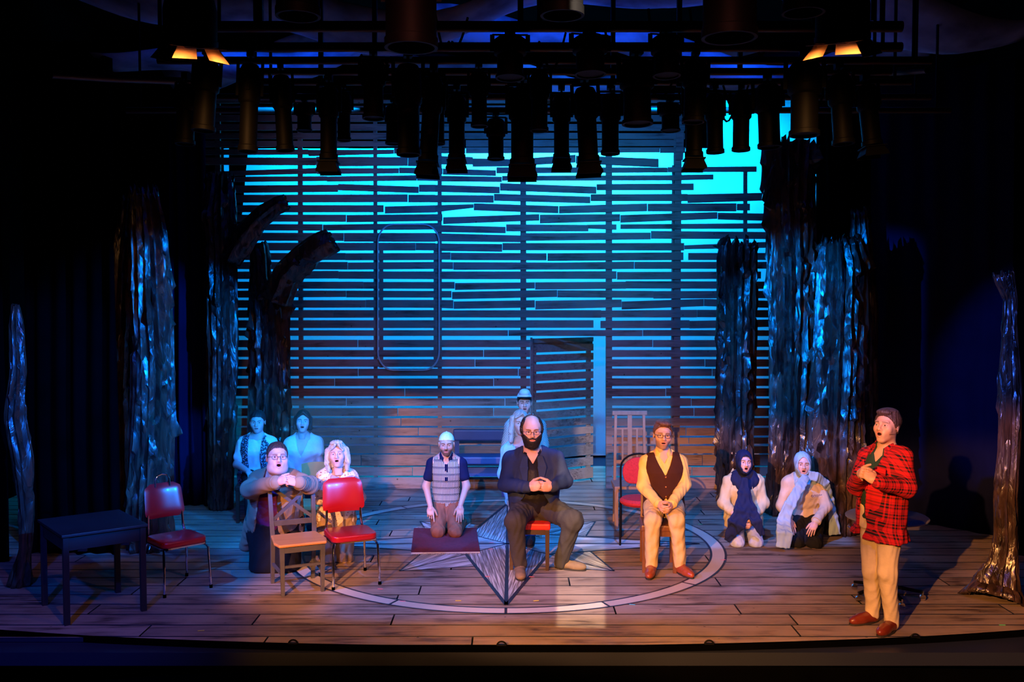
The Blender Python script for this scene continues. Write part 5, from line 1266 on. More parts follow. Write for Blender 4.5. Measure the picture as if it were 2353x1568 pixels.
        for sd in 'LR':      # bare forearms, finer
            e0 = s.o.get('bare' + sd)
            if e0 is not None:
                pr = s.armp(sd, e0, 2.0); lo, hi = s.box_of(pr, .03); Fd = Field(lo, hi, .006)
                for p in pr: Fd.add(p, .03, .001)
                v, q = Fd.verts(); VV.append(v); QQ.append(q + n); CC.append(np.tile(np.array(base), (len(v), 1))); n += len(v)
        v = np.concatenate(VV); q = np.concatenate(QQ); c = np.concatenate(CC)
        me = bpy.data.meshes.new('person'); nq = len(q)
        gp = V(J['pelvis'][0], J['pelvis'][1], 0.0); s.origin = gp
        me.vertices.add(len(v)); me.vertices.foreach_set('co', (v - gp).astype(np.float32).ravel()); me.loops.add(nq * 4); me.loops.foreach_set('vertex_index', q.astype(np.int32).ravel())
        me.polygons.add(nq); me.polygons.foreach_set('loop_start', np.arange(0, nq * 4, 4, dtype=np.int32)); me.polygons.foreach_set('use_smooth', np.full(nq, True)); me.update(calc_edges=True)
        ca = me.color_attributes.new('tint', 'FLOAT_COLOR', 'POINT'); ca.data.foreach_set('color', np.concatenate([c, np.ones((len(c), 1))], 1).astype(np.float32).ravel())
        me.materials.append(sm); s.root = bpy.data.objects.new('person', me); C.objects.link(s.root); s.root.location = tuple(gp)
        tag(s.root, s.label, 'person')
        # eyes
        for sx in (-1, 1):
            e = MB(); c0 = V(sx * .0315, -.0768, .0050); look = V(0, -1, .02)
            n_, m_ = 12, 12; vv = []; ff = []
            Rm = Vector(look).to_track_quat('Z', 'Y').to_matrix()
            for j in range(m_ + 1):
                for i in range(n_):
                    th = math.pi * j / m_; p = Rm @ Vector((math.sin(th) * math.cos(2*math.pi*i/n_), math.sin(th) * math.sin(2*math.pi*i/n_), math.cos(th))); vv.append(c0 + np.array(p) * .0116)
            for j in range(m_):
                for i in range(n_): ff.append((j*n_+i, j*n_+(i+1)%n_, (j+1)*n_+(i+1)%n_, (j+1)*n_+i))
            vv = [tuple((s.HR @ (np.array(p) * s.hs)) + s.hc - s.origin) for p in vv]
            eo = mesh_obj('eye', vv, ff, M_eye, s.root, smooth=True); eo.data.materials.append(M_iris)
            for i in range(n_ * 2): eo.data.polygons[i].material_index = 1
        return s
    def rel(s, o): o.location = tuple(-s.origin) if o.parent is s.root else (0, 0, 0); return o
    def garment(s, name, m, prims, h=.0085, k=.03, off=.012, wr=(.004, .09), cuts=(), negs=(), seed=None, parent=None, label=None, stretch=(1, 1, .5), shell=None):
        late = [p for p in prims if len(p) == 3 and p[2] == 'late']; prims = [p for p in prims if not (len(p) == 3 and p[2] == 'late')]
        pl = [(p if isinstance(p[0], tuple) else (p, off)) for p in prims]; late = [(p[0], p[1]) for p in late]
        lo, hi = s.box_of([p for p, o_ in pl + late], .05); F = Field(lo, hi, h)
        for p, o_ in pl: F.add(p, k, o_)
        for c in cuts:
            x, y, z = F.grid(); F.D = np.maximum(F.D, c(x, y, z).astype(np.float32))
        for p, o_ in late: F.add(p, k, o_)
        for p, kk, o_ in negs: F.add(p, kk, o_, neg=True)
        if wr: wrinkle(F, wr[0], wr[1], seed if seed is not None else sum(map(ord, name)) % 17, stretch)
        x, y, z = F.grid(); F.D = np.maximum(F.D, (.004 - z) + 0 * F.D)
        o = sdf_obj(name, F, m, None); 
        o.data.transform(Matrix.Translation(tuple(-s.origin))); o.parent = parent or s.root
        if label: o['label'] = label
        return o
    def headpart(s, name, m, F, parent=None):
        return sdf_obj(name, F, m, parent or s.root, xf=((s.HR * s.hs), s.hc - s.origin))
    def hp(s, p): return Vector(tuple(s.HR @ (np.asarray(p, float) * s.hs) + s.hc - s.origin))
    def glasses(s, thin=False, rect=True):
        t = None; r = .0014 if thin else .0019; g = MB()
        for sx in (-1, 1):
            cx, cz, a, b = sx * .033, .002, .023, .0155
            g.tube([s.hp((cx + a * math.copysign(abs(math.cos(q)) ** .7, math.cos(q)), -.108 + .010 * abs(cx + a * math.cos(q)) / .05, cz + b * math.copysign(abs(math.sin(q)) ** .8, math.sin(q)))) for q in [2 * math.pi * i / 20 for i in range(21)]], r * s.hs, 6, cap=False)
            g.tube([s.hp((sx * .056, -.097, .008)), s.hp((sx * .076, -.06, .008)), s.hp((sx * .082, .0, .006))], r * 1.1 * s.hs, 6)
        g.tube([s.hp((-.011, -.108, .006)), s.hp((0, -.112, .009)), s.hp((.011, -.108, .006))], r * 1.1 * s.hs, 6)
        gl = g.build('spectacles', M_spec, s.root)
        for sx in (-1, 1):
            cx = sx * .033; MB().poly([s.hp((cx + .022 * math.cos(q), -.107 + .010 * abs(cx + .02 * math.cos(q)) / .05, .002 + .0148 * math.sin(q))) for q in [2 * math.pi * i / 16 for i in range(16)]], .0006, s.HR @ V(0, -1, 0)).build('lens', M_lens, gl)
        return gl
    def shoe(s, sd, m, sole=M_rubber, ln=.27, w=.044, high=False):
        J = s.J; an, to = J['an' + sd], J['to' + sd]; d = to - an; d[2] = 0; d = nrm(d); heel = V(an[0], an[1], 0) - d * .055; tip = heel + d * ln; S_ = np.cross(d, V(0, 0, 1))
        M = np.stack([d, S_, V(0, 0, 1)], 1); z0 = max(an[2] - .085, 0.0) if s.o.get('offground') else 0.0; zz = V(0, 0, z0)
        pr = [((ell(tip - d * .085 + zz + V(0, 0, .036), (.090, w, .042), M)), .0), ((ell(heel + d * .06 + zz + V(0, 0, .045), (.070, w * .88, .052), M)), .0), (cap(heel + d * .10 + zz + V(0, 0, .05), heel + d * .17 + zz + V(0, 0, .045), .042, .038), .0),
              (cap(heel + d * .055 + zz + V(0, 0, .06), an + V(0, 0, .05 if high else .015), .038, .038 if high else .036), .0)]
        o = s.garment('shoe', m, pr, h=.0055, k=.035, off=0, wr=(.001, .05), cuts=[lambda x, y, z: (z0 + .010 - z) + 0 * x])
        n = 18; pts = []
        for i in range(n):
            a = 2 * math.pi * i / n; ca, sa = math.cos(a), math.sin(a); L_ = ln / 2; c0 = heel + d * L_
            ww = w * 1.02 * (1.0 if ca > -.2 else .85); pts.append(tuple(c0 + d * (math.copysign(abs(ca) ** .8, ca) * (L_ + .004)) + S_ * sa * ww - s.origin + zz + V(0, 0, .001)))
        MB().poly(pts, .015).build('sole', sole, o); return o

def front_open(fig, pts, cx=0.0, f0=0.0):
    """cut: remove the front (f > f0) where |r - cx| < half opening interpolated over u"""
    us = [p[0] for p in pts]; ws = [p[1] for p in pts]; cs = [(p[2] if len(p) > 2 else cx) for p in pts]
    def c(x, y, z):
        r, f, u = fig.loc(x, y, z); hw = np.interp(u, us, ws); cc = np.interp(u, us, cs)
        return np.minimum(hw - np.abs(r - cc), np.minimum((f - f0), 0.03))
    return c
def v_neck(fig, u0, w1, wid=.075): return front_open(fig, [(u0 - .01, -.02), (u0, 0), (w1, wid), (1.3, wid + .02)])
def below(fig, u): return lambda x, y, z: (u - fig.loc(x, y, z)[2]) * fig.L
def above(fig, u): return lambda x, y, z: np.minimum((fig.loc(x, y, z)[2] - u) * fig.L, .085 - np.abs(fig.loc(x, y, z)[0]))
def neckhole(fig, r=.068, u=1.0): return (cap(fig.at(0, .01, u - .02), fig.at(0, .03, u + .35), r, r + .01), .012, 0.0)
def collar(fig, m, u=1.075, r=.068, parent=None, openw=.035, h=.038, name='collar'):
    """folded shirt collar: a ring open at the front"""
    mb = MB(); n = 22; a0 = openw / r; vv = []; ff = []
    for i in range(n + 1):
        a = a0 + (2 * math.pi - 2 * a0) * i / n; ca, sa = math.cos(a), math.sin(a); fr = max(0, ca)
        b = fig.at(r * sa, r * ca * 1.02 + .005, u - .10 * fr * fr); t = b + fig.U * h * (1 - .25 * fr) * 1.0 - (fig.R * sa + fig.Fw * ca) * .008
        e = b + (fig.R * sa + fig.Fw * ca) * (.020 + .016 * fr) - fig.U * (.010 + .040 * fr)
        for q in (b, t, t + (fig.R * sa + fig.Fw * ca) * .005, e + fig.U * .004, e): vv.append(tuple(q - fig.origin))
    for i in range(n):
        for j in range(5): ff.append((i*5+j, i*5+(j+1)%5, (i+1)*5+(j+1)%5, (i+1)*5+j))
    ff += [(0,1,2,3,4), tuple(n*5+j for j in (4,3,2,1,0))]
    mb.add(vv, ff, True); return mb.build(name, m, parent or fig.root)
def cuffs(fig, m, e=(1.86, 1.96), off=.016, parent=None, sides='LR'):
    for sd in sides:
        a = fig.armp(sd, e[0], e[1])[0]; J = fig.J; A = J['el' + sd] + (J['wr' + sd] - J['el' + sd]) * (e[0] - 1); B = J['el' + sd] + (J['wr' + sd] - J['el' + sd]) * (e[1] - 1)
        MB().tube([tuple(A - fig.origin), tuple(B - fig.origin)], (.031 * fig.arm + off), 16).build('cuff', m, parent or fig.root)
def buttons(fig, us, r=0.0, f=.14, m=None, parent=None, rad=.007):
    for u in us:
        c = fig.at(r if not callable(r) else r(u), f if not callable(f) else f(u), u) - fig.origin
        R = Vector(tuple(fig.Fw)).to_track_quat('Z', 'Y').to_matrix(); MB().lathe([(.001, -.004), (rad, -.004), (rad, .003), (.001, .004)], c=tuple(c), R=R, n=10).build('button', m or M_button, parent or fig.root)
def arms(fig, sides='LR', e0=0.0, e1=1.95, off=.014): return [(p, off, 'late') for sd in sides for p in fig.armp(sd, e0, e1)]
def shoulders(fig, off=.016):
    J = fig.J; return [(cap(fig.at((.045 if sd == 'R' else -.045), -.012, 1.045), J['sh' + sd], .040, .049 * fig.arm), off) for sd in 'LR']
def legs(fig, e1=1.93, off=.014, sides='LR'): return [(p, off) for sd in sides for p in fig.legp(sd, 0, e1)]
def front_f(fig, u): return float(np.interp(u, [s_[0] for s_ in fig.st], [s_[2] for s_ in fig.st]))
FEM = lambda k=1.0, belly=0.0: [(-.45, .21*k, .16*k, .17*k), (-.16, .165*k, .11*k, .13*k), (0, .172*k, .11*k + belly, .13*k), (.3, .142*k, .10*k + belly, .10*k), (.62, .150*k, .135*k, .10*k), (.75, .158*k, .135*k, .105*k), (.90, .150*k, .09*k, .095*k), (1.0, .105*k, .07*k, .075*k), (1.08, .045, .045, .05)]

# ---------- 1  man in plaid flannel, standing at the right
d = dict(pelvis=(2025, 1182, 7.5), neck=(2034, 1036, 7.46), shL=(1997, 1052, 7.62), shR=(2074, 1052, 7.34), elL=(1968, 1118, 7.56), elR=(2084, 1122, 7.20), wrL=(1972, 1096, 7.34), wrR=(2010, 1104, 7.10),
         knL=(2003, 1308, 7.52), knR=(2040, 1318, 7.36), anL=(2006, 1418, 7.62), anR=(2050, 1441, 7.42), toL=(1948, 1430, 7.52), toR=(2012, 1468, 7.22),
         head=(2038, 980, 7.42), hrot=(-50, 7, 0), hs=1.06, hipw=.078, mouth=.85, brow=(.05, .02, .012), browlift=.004, frown=-.25, skin=(0.576, 0.320, 0.216), arm=1.12, leg=1.0,
         st=[(-.45, .215, .165, .165), (-.16, .165, .11, .13), (0, .165, .12, .13), (.35, .16, .14, .11), (.70, .185, .135, .12), (.88, .17, .10, .11), (1, .12, .075, .085), (1.08, .05, .05, .05)])
f = Fig('man in an open red and black plaid flannel shirt standing with clasped hands', d)
cpt = tov(P(1985, 1087, 7.14)); hs_ = clasp(cpt, f.J['wrL'], f.J['wrR'], 1.08, fwd=(-.75, -.5, .35)); d['_hands'] = [h_[0] for h_ in hs_]; f.J['wrL'], f.J['wrR'] = hs_[0][1], hs_[1][1]
f.make_body()
f.headpart('hair', M_hair['brown'], hair_shell(d, .011, HAIRH([(-.12, .085), (-.075, .082), (-.055, .055), (-.03, .02), (-.012, -.012), (.012, .02), (.03, -.04), (.09, -.055)]), extra=[ell((0, -.060, .100), (.054, .034, .024)), ell((.0, .01, .112), (.066, .075, .024))]))
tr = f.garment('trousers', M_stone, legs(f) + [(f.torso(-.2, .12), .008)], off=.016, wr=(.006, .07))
po = f.garment('polo_shirt', M_green, [(f.torso(-.05, 1.02), .008)] + shoulders(f, .004), cuts=[above(f, 1.0), v_neck(f, .84, 1.02, .06)], negs=[neckhole(f)], wr=(.003, .12))
collar(f, M_green, parent=po)
op = [(-.5, .05, -.075), (0, .045, -.07), (.4, .035, -.055), (.7, .055, -.035), (.85, .07, -.02), (1.0, .075, 0), (1.2, .08, 0)]
J = f.J
sk = f.garment('flannel_shirt', M_plaid, [(f.torso(-.30, 1.03), .026)] + shoulders(f, .018) + arms(f, off=.024), cuts=[front_open(f, op, f0=.0), above(f, 1.02)], negs=[neckhole(f, .072)], wr=(.006, .11), h=.0085)
collar(f, M_plaid, parent=sk, r=.078, openw=.05, h=.04)
pk = f.at(.10, front_f(f, .66) + .028, .70) - f.origin; MB().bar(pk - f.U * .055, pk + f.U * .055, .10, .006, up=tuple(f.Fw)).build('chest_pocket', M_plaid, sk)
for sd in 'LR': f.shoe(sd, M_leather2, ln=.29, w=.046, high=True)
mb = MB(); mb.tube([f.hp((.082, .0, -.02)), f.hp((.078, -.02, -.045)), f.hp((.064, -.062, -.055))], .0016, 6).tube([f.hp((.064, -.062, -.055)), f.hp((.061, -.068, -.055))], .003, 6); mb.build('headset_microphone', M_mic, f.root)

# ---------- 2  seated man in the dark waistcoat
d = dict(pelvis=(1525, 1158, 9.32), neck=(1523, 1046, 9.3), shL=(1486, 1062, 9.3), shR=(1562, 1062, 9.3), elL=(1478, 1118, 9.22), elR=(1573, 1114, 9.22), wrL=(1512, 1157, 8.98), wrR=(1546, 1155, 8.98),
         knL=(1500, 1196, 8.93), knR=(1555, 1196, 8.92), anL=(1497, 1303, 8.98), anR=(1563, 1302, 9.0), toL=(1489, 1328, 8.72), toR=(1588, 1328, 8.82),
         head=(1523, 1000, 9.27), hrot=(-3, 0, 3), hs=1.10, mouth=.4, stubble=.4, brow=(.05, .02, .012), browlift=.003, frown=-.2, skin=(0.592, 0.336, 0.240), arm=1.12, leg=1.0,
         st=[(-.45, .215, .165, .165), (-.16, .17, .12, .13), (0, .17, .12, .13), (.35, .16, .125, .11), (.70, .19, .135, .12), (.88, .18, .10, .11), (1, .12, .075, .085), (1.08, .05, .05, .05)])
f = Fig('seated man in dark brown waistcoat, cream yellow shirt and glasses', d)
cpt = tov(P(1529, 1172, 8.88)); hs_ = clasp(cpt, f.J['wrL'], f.J['wrR'], 1.05, fwd=(0, -.75, -.5)); d['_hands'] = [h_[0] for h_ in hs_]; f.J['wrL'], f.J['wrR'] = hs_[0][1], hs_[1][1]
f.make_body()
f.headpart('hair', M_hair['auburn'], hair_shell(d, .010, HAIRH([(-.12, .098), (-.075, .092), (-.05, .06), (-.02, .03), (-.008, .005), (.02, .02), (.03, -.03), (.09, -.05)]), extra=[ell((.012, -.058, .104), (.052, .034, .024)), ell((0, .005, .112), (.066, .078, .024))]))
f.glasses()
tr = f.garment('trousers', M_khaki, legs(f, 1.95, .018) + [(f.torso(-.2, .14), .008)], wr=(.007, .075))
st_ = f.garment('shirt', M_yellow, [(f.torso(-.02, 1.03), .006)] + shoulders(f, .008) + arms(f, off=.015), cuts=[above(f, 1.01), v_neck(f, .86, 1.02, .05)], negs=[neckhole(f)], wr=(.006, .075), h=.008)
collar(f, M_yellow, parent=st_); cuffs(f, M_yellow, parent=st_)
wc = f.garment('waistcoat', M_brownvest, [(f.torso(-.18, 1.0), .024), (cap(f.at(-.09, 0, .93), f.at(-.15, -.01, .9), .052), .018), (cap(f.at(.09, 0, .93), f.at(.15, -.01, .9), .052), .018)],
               cuts=[front_open(f, [(-.4, .10), (0, .055), (.18, .006), (.2, -.01), (.60, -.01), (.64, .004), (.84, .055), (1.0, .085), (1.2, .1)]), above(f, .99), lambda x, y, z: np.abs(f.loc(x, y, z)[0]) - np.interp(f.loc(x, y, z)[2], [.0, .5, .65, .85, 1], [.26, .26, .20, .175, .16])], negs=[neckhole(f, .078)], wr=(.003, .12))
buttons(f, (.62, .42, .22), f=lambda u: front_f(f, u) + .028, parent=wc); MB().bar(tuple(f.at(-.1, .135, .07) - f.origin), tuple(f.at(.1, .135, .07) - f.origin), .03, .01, up=tuple(f.Fw)).build('belt', M_leather2, tr)
for sd in 'LR': f.shoe(sd, M_leather, ln=.28)

# ---------- 3  large bearded man in the blazer
d = dict(pelvis=(1226, 1162, 9.38), neck=(1223, 1040, 9.34), shL=(1176, 1058, 9.36), shR=(1275, 1056, 9.36), elL=(1162, 1113, 9.2), elR=(1297, 1105, 9.24), wrL=(1212, 1120, 8.92), wrR=(1270, 1118, 8.92),
         hipL=(1206, 1164, 9.34), hipR=(1252, 1164, 9.34), knL=(1184, 1198, 8.94), knR=(1316, 1196, 9.02), anL=(1195, 1300, 8.98), anR=(1288, 1298, 9.16), toL=(1197, 1328, 8.72), toR=(1342, 1306, 9.08),
         head=(1222, 991, 9.26), hrot=(2, -2, 0), hs=1.17, wide=1.06, jaw=1.15, fat=.5, mouth=.04, brow=(.03, .015, .01), frown=.3, skin=(0.640, 0.360, 0.256), arm=1.32, leg=1.34, neck_r=.066,
         st=[(-.45, .215, .165, .165), (-.16, .20, .17, .16), (0, .215, .22, .17), (.25, .225, .245, .16), (.5, .225, .22, .15), (.75, .22, .165, .14), (.9, .19, .11, .12), (1, .13, .08, .09), (1.08, .06, .06, .06)])
f = Fig('large bearded balding man in navy blazer seated centre with folded hands', d)
cpt = tov(P(1243, 1118, 8.88)); hs_ = clasp(cpt, f.J['wrL'], f.J['wrR'], 1.18, fwd=(0, -.9, -.1)); d['_hands'] = [h_[0] for h_ in hs_]; f.J['wrL'], f.J['wrR'] = hs_[0][1], hs_[1][1]
f.make_body()
bald = lambda x, y, z: np.minimum(.062 + .10 * np.clip(z - .03, 0, 1) * -.35 - np.abs(x), np.minimum(.06 - y, z + .02)) 
f.headpart('hair', M_hair['dark'], hair_shell(d, .014, HAIRH([(-.12, .3), (-.03, .10), (-.012, .0), (.01, -.02), (.03, -.06), (.09, -.06)]), noise=(.0035, .014, 1), extra=[ell((s_ * .082, .012, .012), (.016, .030, .042)) for s_ in (-1, 1)], cut=bald))
beard_cut = lambda x, y, z: np.maximum(np.maximum(z - (-.044 + .030 * np.clip((np.abs(x) - .03) / .035, 0, 1)), y - .012), np.where(np.abs(z + .060) < .20, .0165 - np.sqrt((x / 1.55) ** 2 + ((z + .060) / .62) ** 2), -1))
Fb = hair_shell(d, .006, -.5, noise=(.0018, .010, 1), cut=None, extra=[ell((0, -.068, -.118), (.045, .028, .026))]); x, y, z = Fb.grid(); Fb.D = np.maximum(Fb.D, beard_cut(x, y, z).astype(np.float32)); Fb.D = np.maximum(Fb.D, -(z + .142) + 0 * Fb.D)
f.headpart('beard', M_hair['dark'], Fb)
f.headpart('moustache', M_hair['dark'], (lambda F: F)(Field((-.04, -.13, -.06), (.04, -.08, -.03), .003).add(cap((0, -.108, -.044), (-.027, -.096, -.056), .0065, .004), .003).add(cap((0, -.108, -.044), (.027, -.096, -.056), .0065, .004), .003)))
f.glasses(thin=True)
tr = f.garment('trousers', M_charcoal, legs(f, 1.95, .014) + [(f.torso(-.2, .1), .004)], wr=(.007, .08), k=.05)
sh = f.garment('black_shirt', M_blackshirt, [(f.torso(-.1, 1.03), .006)] + shoulders(f, .0), cuts=[above(f, 1.01), v_neck(f, .84, 1.02, .06)], negs=[neckhole(f, .074)], wr=(.004, .1))
collar(f, M_blackshirt, parent=sh, r=.078, openw=.05)
op = [(-.5, .26), (-.1, .21), (.1, .16), (.3, .10), (.5, .062), (.75, .062), (.9, .06), (1.0, .07), (1.2, .08)]
J = f.J
bz = f.garment('blazer', M_blazer, [(f.torso(-.32, 1.03, 1.0), .022)] + shoulders(f, .022) + arms(f, off=.02), cuts=[front_open(f, [(a, b, .005) for a, b in op], f0=-.02), above(f, 1.02)], negs=[neckhole(f, .08)], wr=(.006, .12), k=.04)
for sg in (-1, 1):      # lapels
    a = f.at(sg * .072, front_f(f, .95) + .045, .99); b = f.at(sg * .090, front_f(f, .8) + .04, .80); c = f.at(sg * .072, front_f(f, .5) + .028, .46)
    Fl = Field(np.minimum(a, c) - .12, np.maximum(a, c) + .12, .006)
    for p in strap([a, b, c], [.028, .045, .012], .005, [f.Fw, f.Fw]): Fl.add(p, .01)
    lo_ = sdf_obj('lapel', Fl, M_blazer, None); lo_.data.transform(Matrix.Translation(tuple(-f.origin))); lo_.parent = bz
wst = f.J['wrR'] + (f.J['elR'] - f.J['wrR']) * .12; wd = nrm(f.J['elR'] - f.J['wrR']); MB().tube([tuple(wst - wd * .014 - f.origin), tuple(wst + wd * .014 - f.origin)], .045, 16).build('wristwatch', M_strapm, f.root)
for sd in 'LR': f.shoe(sd, M_suede, ln=.31, w=.052, high=True)

# ---------- 4  kneeling man in skullcap and knitted polo
def kneel(pelv, knl, knr, Ya, spread=(0, 0)):
    kl, kr = P(*knl), P(*knr)
    return dict(anL=(knl[0] + spread[0], Ya, .055, 'z'), anR=(knr[0] + spread[1], Ya, .055, 'z'), toL=(knl[0] + spread[0] * 1.6, Ya + .17, .03, 'z'), toR=(knr[0] + spread[1] * 1.6, Ya + .17, .03, 'z'))
d = dict(pelvis=(1026, 1160, 10.72), neck=(1026, 1052, 10.62), shL=(994, 1066, 10.62), shR=(1059, 1066, 10.62), elL=(979, 1118, 10.58), elR=(1072, 1117, 10.58), wrL=(989, 1164, 10.44), wrR=(1058, 1162, 10.44),
         knL=(1006, 1222, 10.38), knR=(1046, 1222, 10.38), head=(1026, 1022, 10.57), hrot=(1, -2, 0), hs=1.04, mouth=.0, stubble=.75, brow=(.03, .015, .01), skin=(0.560, 0.336, 0.256), arm=1.0, leg=1.0, bareL=.42, bareR=.42, hipw=.085,
         **kneel(0, (1006, 1222, 10.38), (1046, 1222, 10.38), 10.86, (0, 18)))
f = Fig('kneeling man in a white skullcap and striped knit polo on the maroon rug', d)
d['_hands'] = [hand(f.J['wrL'], (.05, -.45, -.9), (0, .6, -.3), (1, 0, 0), curl=[(5, 10, 5), (35, 45, 20), (40, 50, 25), (45, 50, 25)], sc=1.0), hand(f.J['wrR'], (-.02, -.4, -.9), (0, .6, -.3), (-1, 0, 0), curl=(8, 12, 8), sc=1.0)]
f.make_body()
cap_ = hair_shell(d, .008, HAIRH([(-.12, .066), (-.06, .055), (0, .04), (.1, .02)]), noise=(.0004, .006, 1), extra=[ell((0, .012, .137), (.006, .006, .005))])
x, y, z = cap_.grid(); cap_.D = np.maximum(cap_.D, (np.interp(y[0, :, 0], [-.12, -.06, 0, .1], [.072, .055, .035, .01])[None, :, None] - z).astype(np.float32)); f.headpart('skullcap', M_knitcap, cap_)
f.headpart('moustache', M_hair['dark'], Field((-.04, -.13, -.075), (.04, -.08, -.03), .003).add(cap((0, -.106, -.046), (-.023, -.097, -.052), .0045, .003), .003).add(cap((0, -.106, -.046), (.023, -.097, -.052), .0045, .003), .003))
tr = f.garment('trousers', M_rust, legs(f, 2.0, .014) + [(f.torso(-.2, .1), .008)], wr=(.006, .07))
sh = f.garment('polo_shirt', M_polo, [(f.torso(-.02, 1.02), .012)] + shoulders(f, -.012), cuts=[above(f, 1.0), v_neck(f, .88, 1.02, .045), lambda x, y, z: np.abs(f.loc(x, y, z)[0]) - .152], negs=[neckhole(f)], wr=(.002, .12), h=.0075)
for sd, sg in (('L', -1), ('R', 1)): f.garment('sleeve', M_navy, shoulders(f, .012)[0 if sd == 'L' else 1:][:1] + [q[:2] for q in arms(f, sides=sd, e1=.60, off=.016)], cuts=[lambda x, y, z: .150 - sg * f.loc(x, y, z)[0]], parent=sh, wr=(.002, .1), h=.0075)
collar(f, M_navy, parent=sh, openw=.028, h=.03)
MB().bar(tuple(f.at(.004, front_f(f, .72) + .018, .60) - f.origin), tuple(f.at(.004, front_f(f, .93) + .02, .93) - f.origin), .032, .006, up=tuple(f.Fw)).build('placket', M_navy, sh); buttons(f, (.80,), r=.004, f=lambda u: front_f(f, u) + .022, parent=sh, rad=.004)
f.shoe('R', mat('green_lit_trainer', (.05, .16, .12), .7, noise=(9, .4)), sole=M_whitesole, ln=.26); f.shoe('L', MATS['green_lit_trainer'], sole=M_whitesole, ln=.26)  # green light on the trainers is painted into their colour

# ---------- 5  kneeling woman in midnight blue scarf
d = dict(pelvis=(1708, 1186, 10.34), neck=(1708, 1094, 10.26), shL=(1677, 1107, 10.26), shR=(1741, 1107, 10.26), elL=(1662, 1156, 10.2), elR=(1754, 1156, 10.2), wrL=(1697, 1194, 9.98), wrR=(1732, 1194, 9.98),
         knL=(1694, 1246, 9.98), knR=(1737, 1246, 9.98), head=(1709, 1063, 10.2), hrot=(4, 4, 4), hs=.98, mouth=1.0, brow=(.05, .025, .015), browlift=.004, skin=(0.576, 0.352, 0.288), arm=.92, leg=.98, noears=True, st=FEM(1.0), bareL=1.4, bareR=1.4,
         **kneel(0, (1694, 1246, 9.98), (1737, 1246, 9.98), 10.44))
f = Fig('kneeling singing woman in a midnight blue headscarf and cream hoodie', d)
cpt = tov(P(1718, 1210, 9.90)); hs_ = clasp(cpt, f.J['wrL'], f.J['wrR'], .92, fwd=(0, -.7, -.6)); d['_hands'] = [h_[0] for h_ in hs_]; f.J['wrL'], f.J['wrR'] = hs_[0][1], hs_[1][1]
f.make_body()
f.headpart('hair', M_hair['dark'], hair_shell(d, .004, HAIRH([(-.12, .078), (-.06, .06), (-.03, .0), (.1, -.05)])))
tr = f.garment('jeans', M_denim, legs(f, 2.0, .012) + [(f.torso(-.2, .1), .006)], wr=(.005, .06))
f.garment('tee_shirt', M_oliveT, [(f.torso(-.04, 1.0), .004)], cuts=[above(f, .95)], wr=None, negs=[neckhole(f)])
hd = f.garment('hoodie', M_cream, [(f.torso(-.14, 1.0), .026)] + shoulders(f, .020) + arms(f, e1=1.42, off=.022) + [(ell(f.at(0, -.09, 1.0), (.12, .05, .07)), 0)], cuts=[front_open(f, [(-.4, .05), (.5, .045), (.9, .05), (1.2, .06)], f0=.0), above(f, 1.02)], negs=[neckhole(f, .075)], wr=(.007, .075), k=.035)
for sg in (-1, 1): MB().tube([tuple(f.at(sg * .06, .15, .85) - f.origin), tuple(f.at(sg * .065, .165, .6) - f.origin), tuple(f.at(sg * .06, .15, .35) - f.origin)], .004, 6).build('drawstring', M_cream, hd)
def scarf(f, m, tails, shell=.014, bib=True, bibs=1.0, wr=(.007, .055), name='headscarf', h=.0065, extra=()):
    oo = dict(f.o); oo['noears'] = True; oo['mouth'] = 0; Fh = head_field(oo, h=.006, lo=(-.15, -.16, -.24), hi=(.15, .17, .2)); x, y, z = Fh.grid(); D = Fh.D - shell
    face = np.sqrt((x / .058) ** 2 + ((z + .008) / .092) ** 2) - 1; face = np.where(y < -.005, face * .05, 1.0)
    Fh.D = np.maximum(D, -face.astype(np.float32)); wrinkle(Fh, .003, .05, 3, (1, 1, .35))
    a = f.headpart(name, m, Fh)
    pr = []
    if bib:
        pr += [(cap(f.at(-.075 * bibs, .02, 1.03), f.at(.075 * bibs, .02, 1.03), .062), 0), (cap(f.at(-.10 * bibs, .05, .92), f.at(.10 * bibs, .05, .92), .066), 0), (ell(f.at(0, .085, .80), (.115 * bibs, .075, .10), np.stack([f.R, f.Fw, f.U], 1)), 0), (ell(f.at(0, -.06, .98), (.13 * bibs, .07, .07), np.stack([f.R, f.Fw, f.U], 1)), 0)]
    for t in tails:
        pr += [(p, 0) for p in strap([tov(P(*q[:3])) for q in t], [q[3] for q in t], .010, [V(0, -1, .25)] * len(t))]
    pr += list(extra)
    lo, hi = f.box_of([p for p, o_ in pr], .05); F = Field(lo, hi, h)
    for p, o_ in pr: F.add(p, .03, o_)
    x, y, z = F.grid(); F.add(cap(f.at(0, .14, 1.12), f.hc + f.HR @ V(0, -.10, -.04), .045, .06), .02, neg=True)
    wrinkle(F, wr[0], wr[1], 5, (1.6, 1, .25)); F.D = np.maximum(F.D, (.004 - z) + 0 * F.D)
    o = sdf_obj('scarf_drape', F, m, None); o.data.transform(Matrix.Translation(tuple(-f.origin))); o.parent = a
    return a
scarf(f, M_scarfd, [[(1712, 1100, 10.02, .035), (1708, 1135, 9.96, .06), (1706, 1175, 9.88, .085), (1692, 1205, 9.84, .09), (1670, 1242, 9.90, .035)], [(1714, 1130, 9.98, .04), (1726, 1170, 9.90, .055), (1738, 1200, 9.84, .055), (1752, 1230, 9.84, .03)]])

